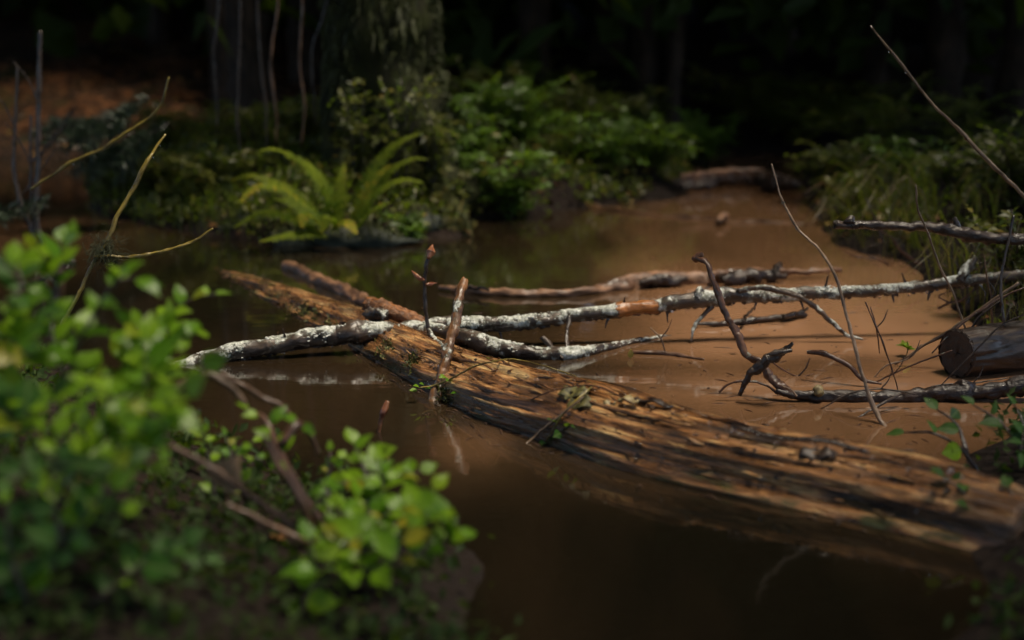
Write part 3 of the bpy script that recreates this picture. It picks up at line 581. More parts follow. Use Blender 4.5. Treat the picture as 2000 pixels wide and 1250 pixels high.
# strands and blades across the log
def nl(ps, off=.006): return [near_log(a, b, off) for a, b in ps]
def strand(name, label, cat, P, r, mat, seed, arch=0.0):
    mb = MB(); P = [Vector(p) for p in P]; n = len(P)
    P = [p + Vector((0, 0, arch * math.sin(math.pi * i / (n - 1)))) for i, p in enumerate(P)]; mb.tube(P, r, 7, n * 10, .1, 60, seed=seed, knob=.4); return tag(mb.build(name, M[mat]), label, cat)
strand('fallen_stalk', 'pale stalk lying diagonally over the log with its lower end over the water', 'stalk', [D(984, 908, 2.31)] + nl([(1040, 862), (1100, 812), (1140, 775)], .012), [.0012, .0022, .0022, .0015], 'palestem', 31, .006)
strand('fallen_stalk', 'greenish stalk lying steeply over the log beside the olive bark flakes', 'stalk', nl([(1066, 862), (1100, 812), (1140, 772), (1162, 750)], .01), [.001, .002, .002, .001], 'grassstem' if 'grassstem' in M else 'yellow', 32, .004)
strand('fallen_stalk', 'long brown bent grass stalk arching over the log crest', 'stalk', [D(940, 838, 2.5), D(985, 812, 2.5)] + nl([(1050, 780), (1110, 762), (1170, 760), (1240, 790)], .012), [.0008, .0013, .0013, .0013, .0013, .0008], 'redbark', 33, .006)
vr = D(860, 745, 2.72)
vine = thing('trailing_vine', vr, 'thin green vine trailing over the log with a few small shiny leaves', 'vine')
VP = [D(818, 757, 2.66), D(850, 752, 2.68), near_log(885, 738, .012), near_log(925, 716, .02), near_log(962, 706, .03), D(1005, 702, 2.74), D(1060, 714, 2.7), D(1110, 730, 2.67), near_log(1155, 748, .006)]
mb = MB(); mb.tube(VP, [.0012, .0016, .0018, .0018, .0016, .0014, .0013, .0012, .0008], 7, 90, .1, 60, seed=34, knob=.6); mb.build('stem', M['yellow'], vine)
for (px, py, y, s, dx) in [(966, 705, 2.76, .026, .4), (955, 700, 2.77, .018, -.5), (884, 735, 2.68, .024, .6), (878, 742, 2.66, .028, .1), (890, 745, 2.66, .02, .8), (870, 735, 2.68, .018, -.4), (820, 757, 2.65, .018, -.6), (828, 752, 2.66, .016, -.2), (832, 760, 2.65, .014, .5), (815, 762, 2.65, .016, -.9), (880, 768, 2.62, .016, .5)]:
    put_leaf(vine, D(px, py, y), Vector((dx, -.5, .15)) + rv(.2), Vector((R(-.3, .3), -.5, .8)), s)
wd2 = thing('leaf_sprig', near_log(1110, 840), 'small sprig of dark wet leaves on the near flank of the log under the stalks', 'sprig')
mb = MB(); mb.tube(nl([(1020, 880), (1060, 862), (1100, 838), (1130, 830)], .006), [.001, .0015, .0015, .001], 6, 30, .1, seed=35); mb.build('stem', M['darkstem'], wd2)
for (px, py) in [(1108, 834), (1125, 838), (1085, 826), (1095, 846), (1050, 868), (1035, 878), (1062, 880), (1045, 888), (1070, 862)]:
    put_leaf(wd2, near_log(px, py, .008), Vector((R(-1, 1), -.6, R(-.2, .5))), Vector((0, -.5, .8)) + rv(.3), R(.018, .026), DLEAVES)
# little floating leaf, sprout
fl = thing('floating_leaf', W(1231, 692), 'tiny yellow leaf standing upright on the water beside a pale splinter', 'leaf'); put_leaf(fl, W(1231, 700), Vector((0.05, 0, 1)), Vector((0, -1, .1)), .022, [leaf_mesh('leaf', .3, .1, .2, m_simple('yellow_leaf', (.20, .15, .02), (.38, .28, .05), 60, .4))], 'blade')
sp = thing('green_sprout', W(1772, 690), 'small bright green sprout on the water left of the sawn log', 'plant')
mb = MB(); mb.tube([W(1770, 696), W(1770, 696) + Vector((.003, 0, .02)), W(1770, 696) + Vector((.0, 0, .035))], [.001, .0012, .0008], 6, 12); mb.build('stem', M['yellow'], sp)
for i in range(9): a = i * .75; put_leaf(sp, W(1770, 696) + Vector((0, 0, R(.012, .034))), Vector((math.cos(a), math.sin(a), R(.0, .5))), (0, -.2, 1), R(.015, .028))
G9 = 'dead twigs tangled on the right bank'
DT = [('dark dead twig rising steeply just above the broken tip of the black wet branch', 1720, 480, 95, 1.9), ('brown dead twig leaning left under the middle of the black wet branch', 1800, 520, 110, 2.4), ('grey brown dead twig lying flat under the thorn of the black wet branch', 1840, 545, 120, .2),
      ('dark dead twig crossing behind the stub at the right end of the lichen branch', 1890, 590, 120, 1.1), ('reddish dead twig at the water edge below the right end of the lichen branch', 1830, 610, 90, .5), ('grey dead twig standing on the bank above the sawn log', 1945, 630, 130, 1.7),
      ('dark dead twig leaning right over the bark of the sawn log', 1900, 645, 110, .8), ('thin brown dead twig in the grass left of the drooping stem', 1740, 520, 100, 2.8)]
for i, (lab, x0, y0, ln, an) in enumerate(DT):
    yy = 3.0 + (645 - y0) / 130
    pts = [(x0 + math.cos(an) * ln * q + R(-8, 8), y0 - math.sin(an) * ln * q + R(-8, 8)) for q in (0, .35, .7, 1)]
    stick('dead_twig', lab, 'twig', pts, [2.2, 2, 1.6, .8], yy, yy, ['darkstem', 'redbark', 'oldlog'][i % 3], 6, .9, 150 + i, G9, n=34, rough=.2,
          extra=[('side_twig', [pts[1], (pts[1][0] + R(-30, 30), pts[1][1] - R(10, 40)), (pts[1][0] + R(-50, 50), pts[1][1] - R(30, 60))], [1.4, 1.1, .6], 'darkstem', yy, yy)])
# small debris on the water
mb = MB()
for i in range(170):
    p = W(R(900, 1850), R(600, 900)); a = R(0, 3.14); l = R(.004, .03) if i % 3 else R(.002, .005); d = Vector((math.cos(a), math.sin(a) * .5, 0)) * l
    mb.tube([p - d + Vector((0, 0, .0005)), p + Vector((0, 0, .0015)), p + d + Vector((0, 0, .0005))], [.0003, .0009, .0003], 5, 6, .3, 80, seed=i)
for i in range(150):
    k = random.randint(6, 56); q = LOGS[k]; hw = math.sqrt(max(1e-5, q[3] ** 2 - q[2] ** 2)); T = Vector(LOGS[min(59, k + 1)][:3] - LOGS[k - 1][:3]); T.z = 0; T.normalize(); sd = Vector((T.y, -T.x, 0)); sd = sd if sd.y < 0 else -sd
    p = Vector((q[0], q[1], .001)) + sd * (hw + random.expovariate(60)) * (1 if i % 3 else -1); d = (T + rv(.5)) * R(.003, .018); d.z = 0
    mb.tube([p - d, p + Vector((0, 0, .001)), p + d], [.0003, R(.0008, .0016), .0003], 5, 5, .3, 80, seed=i)
for i in range(46):
    p = W(R(700, 1850), R(480, 900)); s_ = R(.008, .02); a = R(0, 6.28); d = Vector((math.cos(a), math.sin(a), 0)) * s_
    mb.strip([p - d * .5 + Vector((0, 0, .001)), p + Vector((0, 0, .002)), p + d * .5 + Vector((0, 0, .001))], [s_ * .05, s_ * .25, s_ * .03], (0, 0, 1), .5, .2)
tag(mb.build('floating_debris', M['oldlog']), 'scattered bits of straw and bark floating on the brown water', 'debris', kind='stuff')

# ------------------------------------------------------------------ FOREGROUND SHRUBS (each leaf an object)
def shrub(name, label, stems, size=(.030, .045), step=.017, mat='darkstem', meshes=LEAVES, group=None, start=.15, shoots=0, cat='shrub', rpx=5):
    base = stems[0][0]; t = thing(name, D(*base), label, cat, group)
    allst = [[D(*p) for p in s] for s in stems]
    for P in list(allst):
        for k in range(shoots):
            S = interp(P, 20); i = random.randint(7, 18); d = (rv(1) + Vector((0, -.1, .5))).normalized() * R(.035, .07); allst.append([S[i], S[i] + d * .5, S[i] + d + Vector((0, 0, -.01))])
    sp = []
    for j, P in enumerate(allst):
        ln = sum((P[i + 1] - P[i]).length for i in range(len(P) - 1)); mb = MB(); r0 = px2m(rpx, P[0].y) * (1 if j < len(stems) else .5)
        mb.tube(P, [r0, r0 * .7, r0 * .35], 7, max(8, int(ln / .012)), .12, 60, seed=j, knob=.4); mb.build('stem', M[mat], t)
        n = max(2, int(ln * (1 - start) / step)); S = interp(P, 60); side = 1
        for i in range(n + 1):
            u = start + (1 - start) * i / n; k = min(58, int(u * 59)); p = S[k]; T = (S[k + 1] - S[k]).normalized()
            lat = T.cross(Vector((0, -.35, 1)) + rv(.35)); lat.normalize(); side = -side
            dr = T * (1.0 if i == n else R(.25, .7)) + lat * side * (0.1 if i == n else R(.7, 1.1)) + Vector((0, 0, R(-.15, .35)))
            put_leaf(t, p, dr, Vector((.2, -.65, .85)) + rv(.6), R(.7, 1.2) * R(*size) * (1.1 - .35 * u), meshes)
            if random.random() < .16: sp.append(p + dr.normalized() * .02 + Vector((0, 0, .003)))
    if sp: drops(t, sp, .0015, .003)
    return t
G_ = 'leafy shrubs in the left foreground'
shrub('leafy_shrub', 'tall leafy shrub whose bright top sprays reach furthest right over the dark water', [[(150, 900, 1.75), (220, 760, 1.75), (300, 650, 1.78), (370, 585, 1.8), (425, 575, 1.82)], [(240, 740, 1.75), (320, 680, 1.72), (370, 655, 1.7), (385, 650, 1.72)], [(220, 760, 1.75), (280, 720, 1.66), (325, 690, 1.62)]], (.036, .052), .0165, group=G_, shoots=3)
shrub('leafy_shrub', 'leafy shrub with broad round leaves under the yellow twigs at the left', [[(100, 860, 1.65), (130, 740, 1.62), (170, 640, 1.6), (215, 560, 1.6), (240, 535, 1.6)], [(130, 740, 1.62), (100, 640, 1.66), (110, 540, 1.7), (120, 470, 1.75)]], (.036, .056), .018, group=G_, shoots=3)
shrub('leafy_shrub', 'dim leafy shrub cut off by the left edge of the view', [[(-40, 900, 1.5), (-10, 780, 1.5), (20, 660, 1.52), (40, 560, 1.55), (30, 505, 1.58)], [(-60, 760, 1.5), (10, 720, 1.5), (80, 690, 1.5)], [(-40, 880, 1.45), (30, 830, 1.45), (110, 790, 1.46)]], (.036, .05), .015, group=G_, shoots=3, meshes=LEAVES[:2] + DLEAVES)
shrub('leafy_shrub', 'leafy shrub spray drooping just below the left end of the lichen branch', [[(120, 960, 1.55), (200, 850, 1.55), (270, 770, 1.52), (340, 730, 1.5), (400, 715, 1.5)], [(230, 810, 1.52), (300, 800, 1.45), (365, 765, 1.42)], [(180, 880, 1.5), (250, 870, 1.45), (320, 850, 1.42)]], (.034, .05), .015, group=G_, shoots=3)
shrub('leafy_shrub', 'small leafy sprig with paired leaves and a bright drop left of the red sprout', [[(640, 1060, 1.75), (580, 950, 1.75), (540, 870, 1.76), (520, 820, 1.78), (480, 800, 1.8)], [(550, 870, 1.76), (580, 825, 1.78), (600, 838, 1.8)]], (.030, .042), .02, 'redbark', group=G_, start=.5, rpx=12)
shrub('leafy_shrub', 'low leafy shrub with fine small leaves behind the sprig with paired leaves', [[(420, 980, 1.85), (410, 910, 1.88), (400, 860, 1.9), (385, 840, 1.92)], [(480, 980, 1.85), (455, 900, 1.88), (440, 850, 1.9)], [(640, 1020, 1.8), (640, 940, 1.84), (645, 880, 1.86)]], (.018, .028), .013, group=G_, shoots=2)
shrub('leafy_shrub', 'low bright leafy shrub furthest right along the lower left bank', [[(650, 1140, 1.65), (690, 1050, 1.66), (730, 980, 1.68), (775, 935, 1.7), (825, 920, 1.72)], [(720, 1040, 1.66), (720, 950, 1.72), (700, 890, 1.76), (690, 865, 1.78)], [(700, 1090, 1.62), (750, 1040, 1.62), (800, 1010, 1.64), (830, 1000, 1.66)], [(700, 1120, 1.6), (690, 1040, 1.6), (670, 1000, 1.6)]], (.030, .044), .0145, group=G_, shoots=3)
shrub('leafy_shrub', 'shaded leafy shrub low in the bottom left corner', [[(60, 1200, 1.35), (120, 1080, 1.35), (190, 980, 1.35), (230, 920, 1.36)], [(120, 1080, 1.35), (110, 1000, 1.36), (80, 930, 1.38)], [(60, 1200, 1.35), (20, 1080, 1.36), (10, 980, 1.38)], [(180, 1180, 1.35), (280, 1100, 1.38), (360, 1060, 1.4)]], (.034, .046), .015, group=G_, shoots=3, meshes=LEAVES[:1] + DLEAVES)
shrub('leafy_shrub', 'leafy shrub at the frame foot right of the bottom corner shrub', [[(560, 1240, 1.5), (620, 1130, 1.52), (680, 1060, 1.54), (760, 1040, 1.56)], [(620, 1130, 1.52), (760, 1100, 1.5), (860, 1060, 1.52), (900, 1050, 1.54)]], (.034, .046), .015, group=G_, shoots=3)
for i, (lab, pts, r, y) in enumerate([
    ('blurred grey brown stick leaning left among the low leaves of the foreground', [(620, 1080), (590, 990), (550, 920), (515, 850)], [10, 10, 8, 6], 1.6),
    ('pale bowed stick arching over the leaves under the lichen branch', [(315, 800), (350, 755), (400, 735), (450, 755), (480, 790)], [7, 8, 7, 6, 5], 1.75),
    ('thin arching green brown cane ending above the low shrub', [(430, 730), (500, 770), (560, 800), (600, 840), (625, 890)], [6, 6, 5, 5, 4], 1.85),
    ('brown twig standing among the broad leaves at the left', [(95, 650), (115, 590), (120, 540), (112, 500)], [6, 6, 6, 5], 1.8),
    ('dark blurred stick lying low across the bottom left leaves', [(330, 870), (420, 920), (500, 975), (590, 1040)], [6, 7, 8, 9], 1.6),
    ('grey stick lying along the bank at the foot of the frame', [(440, 985), (520, 1020), (600, 1060), (680, 1110)], [6, 7, 7, 7], 1.62)]):
    stick('dead_stick', lab, 'stick', pts, r, y, y, 'palestem' if i == 1 else 'oldlog', 9, .3, 50 + i, n=40)
# curled dead leaf
dl = thing('dead_leaf', D(440, 930, 1.72), 'curled tan dead leaf caught in the low shrubs', 'leaf')
put_leaf(dl, D(425, 950, 1.72), Vector((.5, -.2, .7)), Vector((.2, -1, .3)), .055, [leaf_mesh('leaf', .4, .3, .5, m_simple('tan_leaf', (.16, .09, .05), (.36, .22, .12), 30, .6))], 'blade')
# right foreground plants
G2 = 'dark leafy plants on the near right bank'
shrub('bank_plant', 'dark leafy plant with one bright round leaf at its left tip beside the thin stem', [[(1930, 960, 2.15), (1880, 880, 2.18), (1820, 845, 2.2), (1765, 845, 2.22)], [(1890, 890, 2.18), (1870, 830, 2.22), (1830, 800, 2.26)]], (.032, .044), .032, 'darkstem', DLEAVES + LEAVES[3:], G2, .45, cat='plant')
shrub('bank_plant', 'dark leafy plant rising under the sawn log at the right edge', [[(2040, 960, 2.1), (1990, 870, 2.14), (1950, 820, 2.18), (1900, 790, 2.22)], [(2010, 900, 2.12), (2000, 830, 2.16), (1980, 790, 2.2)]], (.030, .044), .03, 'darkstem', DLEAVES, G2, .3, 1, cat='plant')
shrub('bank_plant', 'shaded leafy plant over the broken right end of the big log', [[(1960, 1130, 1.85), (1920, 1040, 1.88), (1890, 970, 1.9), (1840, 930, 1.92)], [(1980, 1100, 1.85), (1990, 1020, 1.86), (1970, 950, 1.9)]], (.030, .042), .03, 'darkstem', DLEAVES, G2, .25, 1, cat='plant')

# ------------------------------------------------------------------ LEFT TWIGS
stick('yellow_twig', 'yellow green twig with pale buds standing up and right above the left shrubs', 'twig', [(120, 640), (165, 545), (200, 485), (225, 435), (250, 388), (282, 325), (300, 298), (323, 262)], [3.5, 3.5, 4, 4.5, 4, 3.5, 3, 2.2], 2.75, 2.9, 'yellow', 8, 1.0, 60, n=90, drop=10,
      extra=[('side_twig', [(185, 501), (250, 502), (300, 496), (345, 483), (385, 466), (416, 446)], [2.5, 3.2, 3.2, 3, 2.8, 2], 'yellow', 2.78, 2.85)])
stick('yellow_twig', 'dim olive twig bending up to the right in front of the spruce', 'twig', [(60, 370), (140, 318), (210, 284), (270, 245), (300, 222), (318, 195), (330, 150)], [2.5, 3, 3, 2.6, 2.4, 2.2, 2], 3.5, 3.5, 'yellow', 7, .8, 61, n=60, drop=2)
mb = MB(); c = D(205, 490, 2.79)
for i in range(260):
    q = c + Vector((random.gauss(0, .016), random.gauss(0, .012), random.gauss(0, .016))); d = (rv(1) + Vector((0, 0, -.8))).normalized()
    mb.tube([q, q + d * .012 + rv(.006), q + d * .025 + rv(.01)], [.0005, .0006, .0002], 4, 6, 0)
for i in range(40):
    q = D(225 + R(-8, 8), 500 + i * 1.3, 2.79); mb.tube([q, q + rv(.006), q + rv(.008) + Vector((.003, 0, -.02))], [.0005, .0006, .0002], 4, 6, 0)
tag(mb.build('beard_lichen', M['mosshair']), 'ragged tuft of grey green beard lichen hanging on the yellow twig', 'lichen', kind='thing')
G3 = 'dark bare saplings at the left edge'
for i, (lab, pts, r) in enumerate([
    ('straightest dark bare sapling at the left, rising in front of the brown slope', [(88, 510), (72, 420), (74, 310), (76, 200), (78, 60)], [7, 6, 5.5, 5, 4]),
    ('crooked dark bare sapling nearest the left edge', [(82, 520), (62, 450), (38, 385), (28, 330), (30, 250), (34, 130)], [6, 5.5, 5, 4, 3, 2.5]),
    ('shortest thin bare sapling between the two darker ones', [(70, 500), (62, 400), (60, 320), (60, 225)], [3, 3, 2.6, 2])]):
    stick('bare_sapling', lab, 'sapling', pts, r, 4.25, 4.35, 'darkstem', 8, .5, 70 + i, G3, n=60,
          extra=[('side_twig', [pts[-2], (pts[-2][0] - 22, pts[-2][1] - 45), (pts[-2][0] - 50, pts[-2][1] - 80)], [2, 1.6, 1], 'darkstem', 4.3, 4.3), ('side_twig', [pts[2], (pts[2][0] + 30, pts[2][1] - 35), (pts[2][0] + 75, pts[2][1] - 100)], [2.2, 1.8, 1], 'darkstem', 4.3, 4.3)])
def bough(name, label, pts, y, ln, nee=.028, twigs=10, group=None):
    P = L(pts, y); t = thing(name, P[0], label, 'spruce bough', group); mb = MB(); mb.tube(P, [.006, .004, .002], 7, 30, .1, seed=3); sb = MB(); S = interp(P, 40)
    lines = [P]
    for i in range(twigs):
        k = int(4 + 34 * i / twigs); T = (S[min(39, k + 1)] - S[k]).normalized(); sd = T.cross(Vector((0, 0, 1))) * (1 if i % 2 else -1); d = (T * .8 + sd * .8 + Vector((0, 0, R(-.5, .05)))).normalized() * ln * R(.6, 1.1) * (1 - .5 * k / 40)
        q = [S[k], S[k] + d * .5, S[k] + d + Vector((0, 0, -ln * .15))]; mb.tube(q, [.0025, .0015, .0008], 5, 12, 0); lines.append(q)
    mb.build('branch', M['darkstem'], t)
    for q in lines:
        l = sum((Vector(q[i + 1]) - Vector(q[i])).length for i in range(len(q) - 1)); n = max(8, int(l / .0035)); Q = interp(q, n)
        for i in range(n - 1):
            T = (Q[i + 1] - Q[i]).normalized()
            for k in range(3):
                d = (T * .6 + rv(1).cross(T).normalized() * .9).normalized() * nee * R(.7, 1.1); sb.strip([Q[i], Q[i] + d * .5, Q[i] + d], [nee * .04, nee * .045, nee * .01], rv(), R(0, 1))
    sb.build('needles', M['spruce'], t, kind='stuff'); return t
bough('spruce_bough', 'short spruce bough poking in from the left edge over the brown water', [(-60, 420), (20, 408), (95, 390)], 4.2, .09)
bough('spruce_bough', 'dark spruce bough hanging behind the dim olive twig at upper left', [(290, 190), (200, 235), (105, 240)], 5.0, .22, .04, 14)
bough('spruce_bough', 'dark spruce bough drooping lowest at upper left behind the yellow twig', [(330, 240), (240, 290), (175, 310)], 5.1, .22, .04, 14)
bough('spruce_bough', 'small spruce spray among the broad leaves at the left', [(40, 560), (110, 530), (140, 500)], 2.2, .05, .014, 8)

# ------------------------------------------------------------------ FERN
def frond(P, wmax, parent, t0=.3, name='frond', mat='fern', n=42, facing=None):
    mb = MB(); S = interp(P, n); mb.tube(P, [.0028, .002, .0008], 6, 24, 0, tint=lambda s, th: 0 * s + .9)
    for i in range(3, n - 1):
        u = i / (n - 1); T = (S[min(n - 1, i + 1)] - S[i - 1]).normalized(); up = facing or Vector((0, -.35, 1)); sd = T.cross(up).normalized(); nn = sd.cross(T)
        w = wmax * min(1, (u + .05) / .22) * (1 - max(0, (u - .3) / .7) ** 1.5) + .004
        for k in (-1, 1):
            d = (sd * k + T * .35 + nn * R(-.02, .22)).normalized() * w * R(.9, 1.08); e = Vector((0, 0, -w * .22)); pw_ = wmax * .058 + .0007
            mb.strip([S[i], S[i] + d * .5 + e * .1, S[i] + d + e], [pw_, pw_ * .9, .0004], nn + rv(.2), min(1, max(0, t0 + R(-.25, .25) + .35 * u)), .15)
    return mb.build(name, M[mat], parent)
fe = thing('sword_fern', D(665, 455, 4.72), 'bright sword fern with arching fronds on the far bank at the water edge', 'fern')
FR = [([(655, 448), (645, 385), (610, 335), (565, 302), (530, 290), (503, 297)], 4.68, 4.55, .055, .35), ([(640, 445), (605, 402), (560, 372), (520, 362), (490, 372), (467, 398)], 4.66, 4.4, .05, .6), ([(630, 440), (580, 385), (535, 358), (490, 342), (450, 352)], 4.75, 4.85, .045, .5),
      ([(628, 455), (585, 430), (540, 415), (500, 420), (455, 445)], 4.62, 4.5, .045, .25), ([(640, 462), (600, 455), (560, 460), (505, 472)], 4.6, 4.45, .04, .4), ([(690, 455), (708, 410), (740, 372), (775, 353), (800, 351), (828, 358)], 4.68, 4.55, .05, .35),
      ([(688, 445), (705, 395), (725, 358), (745, 335), (766, 320)], 4.72, 4.75, .035, .7), ([(690, 440), (712, 370), (745, 310), (785, 274), (828, 258)], 4.85, 4.95, .05, .3), ([(690, 445), (725, 385), (760, 335), (805, 310), (835, 312)], 4.75, 4.75, .045, .35), ([(648, 455), (662, 436), (680, 435), (697, 458)], 4.6, 4.5, .03, .75),
      ([(658, 445), (662, 390), (668, 345), (672, 320)], 4.8, 4.9, .035, .5), ([(636, 450), (612, 425), (595, 420), (590, 445)], 4.6, 4.5, .035, .65), ([(640, 448), (600, 412), (570, 392), (535, 388)], 4.72, 4.75, .05, .15), ([(690, 460), (710, 430), (735, 405), (765, 395)], 4.62, 4.5, .045, .3), ([(660, 455), (650, 430), (640, 425), (628, 455)], 4.58, 4.5, .03, .5),
      ([(655, 440), (632, 370), (610, 330), (595, 310)], 4.85, 5.0, .04, .2)]
for pts, a, b, w, t0 in FR: frond(L(pts, a, b), w, fe, t0)
# ------------------------------------------------------------------ FAR BANK: mossy tree, roots, stones, shrubs
def limb_tube(mb, P, r, sides=14, n=None, rough=.2, freq=10, seed=0, knob=.3): mb.tube(P, r, sides, n or len(P) * 10, rough, freq, seed=seed, knob=knob)
def lit(q):
    """true where a leaf would block the sun; crowns are carved there to shape light"""
    q = np.atleast_2d(np.array(q, float)); S = np.array(SUN); p = q - S * (q[:, 2:3] / S[2])
    hi_ = 5.6 + 2.1 / (1 + np.exp(-(p[:, 0] - .1) / .2)); lo = .8 + 1.05 / (1 + np.exp(-(p[:, 0] + .05) / .15)) + 1.2 / (1 + np.exp(-(p[:, 0] - .72) / .1)); e = (np.abs(p[:, 0] + .2) / np.where(p[:, 0] > -.2, 1.5 - .5 / (1 + np.exp(-(p[:, 1] - 4.2) / .2)), 1.5)) ** 2.5 + (np.abs(p[:, 1] - (lo + hi_) / 2) / np.maximum(.05, (hi_ - lo) / 2)) ** 2.5
    e = np.minimum(e, ((p[:, 0] + 2.9) / 1.0) ** 2 + ((p[:, 1] - 8.2) / 1.2) ** 2)
    return e < 1 + .35 * vn(p[:, 0] * 1.1, p[:, 1] * 1.1, 0, 21)
def crown(parent, pts, n, rad, size, mat, seed=0, hole=None, spread=(1, 1, .6), name='crown'):
    C = np.repeat(np.array([list(p) for p in pts]), n, 0); k = len(C)
    Q = C + RNG.normal(0, 1, (k, 3)) * rad * np.array(spread)
    if hole is not None: Q = Q[~hole(Q)]; k = len(Q)
    if not k: return None
    d = RNG.uniform(-1, 1, (k, 3)) + [0, 0, -.3]; d /= np.linalg.norm(d, axis=1)[:, None]; d *= size * RNG.uniform(.6, 1.3, (k, 1))
    nn = RNG.uniform(-1, 1, (k, 3)) + [0, 0, 1]; sd = np.cross(d, nn); sd /= np.linalg.norm(sd, axis=1)[:, None] + 1e-9; up = np.cross(sd, d); up /= np.linalg.norm(up, axis=1)[:, None] + 1e-9
    w = size * .27 * RNG.uniform(.7, 1.2, (k, 1)); V = np.stack([Q - d * .5, Q - d * .05 + sd * w + up * w * .3, Q + d * .5, Q - d * .05 - sd * w + up * w * .3], 1).reshape(-1, 3)
    i = np.arange(k) * 4; F = np.concatenate([np.stack([i, i + 1, i + 2], 1), np.stack([i, i + 2, i + 3], 1)])
    mb = MB(); mb.raw(V, F.tolist(), None, np.repeat(RNG.uniform(0, 1, k), 4)); return mb.build(name, M[mat], parent, kind='stuff', smooth=False)
mt = thing('mossy_tree', D(765, 440, 5.3), 'thick mossy tree trunk with spreading roots on the bank behind the fern', 'tree')
b0 = D(765, 440, 5.35); mb = MB()
limb_tube(mb, [b0 + Vector((0, 0, -.1)), b0 + Vector((0, .03, .1)), b0 + Vector((-.02, .05, .3)), b0 + Vector((-.05, .05, .7)), b0 + Vector((-.1, .1, 2)), b0 + Vector((-.2, .2, 5)), b0 + Vector((-.2, .2, 8))], [.36, .28, .21, .18, .16, .12, .05], 32, 160, .16, 9, 5)
mb.build('trunk', M['mossbark'], mt)
for i, (pts, r) in enumerate([([(810, 330), (850, 360), (880, 400), (915, 445)], [16, 14, 11, 7]), ([(840, 260), (855, 330), (860, 390), (885, 450)], [10, 11, 10, 6]), ([(720, 350), (690, 400), (660, 430), (630, 460)], [16, 16, 14, 8]), ([(690, 300), (650, 360), (600, 410), (560, 440)], [14, 13, 12, 8])]):
    mb = MB(); limb_tube(mb, L(pts, 5.2, 4.95), [px2m(q, 5) for q in r], 12, 50, .2, 20, 80 + i); mb.build('root', M['moss'], mt)
mb = MB()
for i in range(3600):
    a = R(0, 6.28); z = R(-.05, .9) ** 1.0; rr = float(np.interp(z, [-.1, .1, .3, .7, 1], [.36, .28, .215, .185, .18])) * R(.98, 1.06); q = b0 + Vector((math.cos(a) * rr - .04 * z, math.sin(a) * rr + .05, z)); n = Vector((math.cos(a), math.sin(a), .3))
    if vn(q.x * 6, q.z * 4, q.y * 6, 3) < -.25: continue
    h = R(.02, .055); mb.strip([q, q + n * h * .6 + rv(.01), q + n * h * .8 + Vector((0, 0, -h * 1.1))], [.004, .004, .001], rv(), R(0, .42))
for i in range(900):
    pts = random.choice([[(810, 330), (850, 360), (880, 400), (915, 445)], [(840, 260), (855, 330), (860, 390), (885, 450)]]); P = L(pts, 5.18, 4.9); q = interp(P, 50)[random.randint(0, 48)] + rv(.02)
    h = R(.01, .03); mb.strip([q, q + rv(h), q + Vector((0, -h * .4, -h))], [.003, .003, .001], rv(), R(.4, 1))
mb.build('moss', M['mosshair'], mt, kind='stuff')
hole = None
crown(mt, [b0 + Vector((R(-1.4, 1.2), R(-.2, 1.4), R(2.2, 7))) for _ in range(34)], 40, .5, .28, 'canopy', hole=lit)
# stone / root mound at the water's edge
for i, (lab, px, py, y, r, sq) in enumerate([('broad mossy grey boulder at the water edge right of the fern', 795, 455, 4.95, .13, (1.3, .8, .62)), ('small dark wet stone at the water edge left under the fern', 585, 470, 4.72, .06, (1.5, .8, .6)), ('grey stone in the grass left of the fern', 480, 446, 4.95, .06, (1.4, .8, .7)), ('dark wet stone below the fern crown at the water edge', 700, 470, 4.7, .10, (1.5, .7, .5))]):
    mb = MB(); c = D(px, py, y); v, f = ICO[3]; v = v * (1 + .3 * vn(v[:, 0] * 2 + i, v[:, 1] * 2, v[:, 2] * 2, i) + .16 * vn(v[:, 0] * 5, v[:, 1] * 5 + i, v[:, 2] * 5, i) + .08 * vn(v[:, 0] * 12, v[:, 1] * 12, v[:, 2] * 12, i))[:, None]; Vb = v * r * np.array(sq) + np.array(c)
    t = thing('boulder', c, lab, 'rock'); mb.raw(Vb, f); mb.build('stone', M['rock'], t); hb = MB()
    for q in Vb[(v[:, 2] > .1)][::1]:
        for k in range(4): h = R(.008, .02); p = Vector(q) + rv(.008); hb.strip([p, p + rv(h) + Vector((0, 0, h)), p + Vector((R(-1, 1) * h, -h, h * .6))], [.002, .002, .0005], rv(), R(0, .7))
    hb.build('moss', M['mosshair'], t, kind='stuff')
gh = 'pale roots dangling from the dark bank overhang'
for i, (px, x2, y0, y1) in enumerate([(538, 540, -260, 285), (592, 588, -260, 285), (455, 470, -260, 310), (505, 520, -260, 300), (625, 618, -260, 250), (418, 425, -260, 260), (665, 660, -260, 230)]):
    stick('dangling_root', ['straight pale root dangling left above the fern', 'pale root dangling just right of the straight pale one', 'slanting root dangling left of the straight pale root', 'thin crooked root dangling behind the straight pale root', 'short root dangling beside the mossy trunk', 'dark root dangling furthest left by the spruce', 'root dangling close against the mossy trunk'][i], 'root', [(px, y0), (px + R(-22, 22), y0 * .55 + y1 * .45), (x2 + R(-12, 12), y0 * .3 + y1 * .7), (x2 + R(-9, 9), y0 * .14 + y1 * .86), (x2, y1)], [2.2, 2.6, 2.4, 1.2], 5.1 + .05 * i, None, 'oldlog' if i < 2 else 'darkstem', 7, .8, 90 + i, gh, n=40, drop=2)

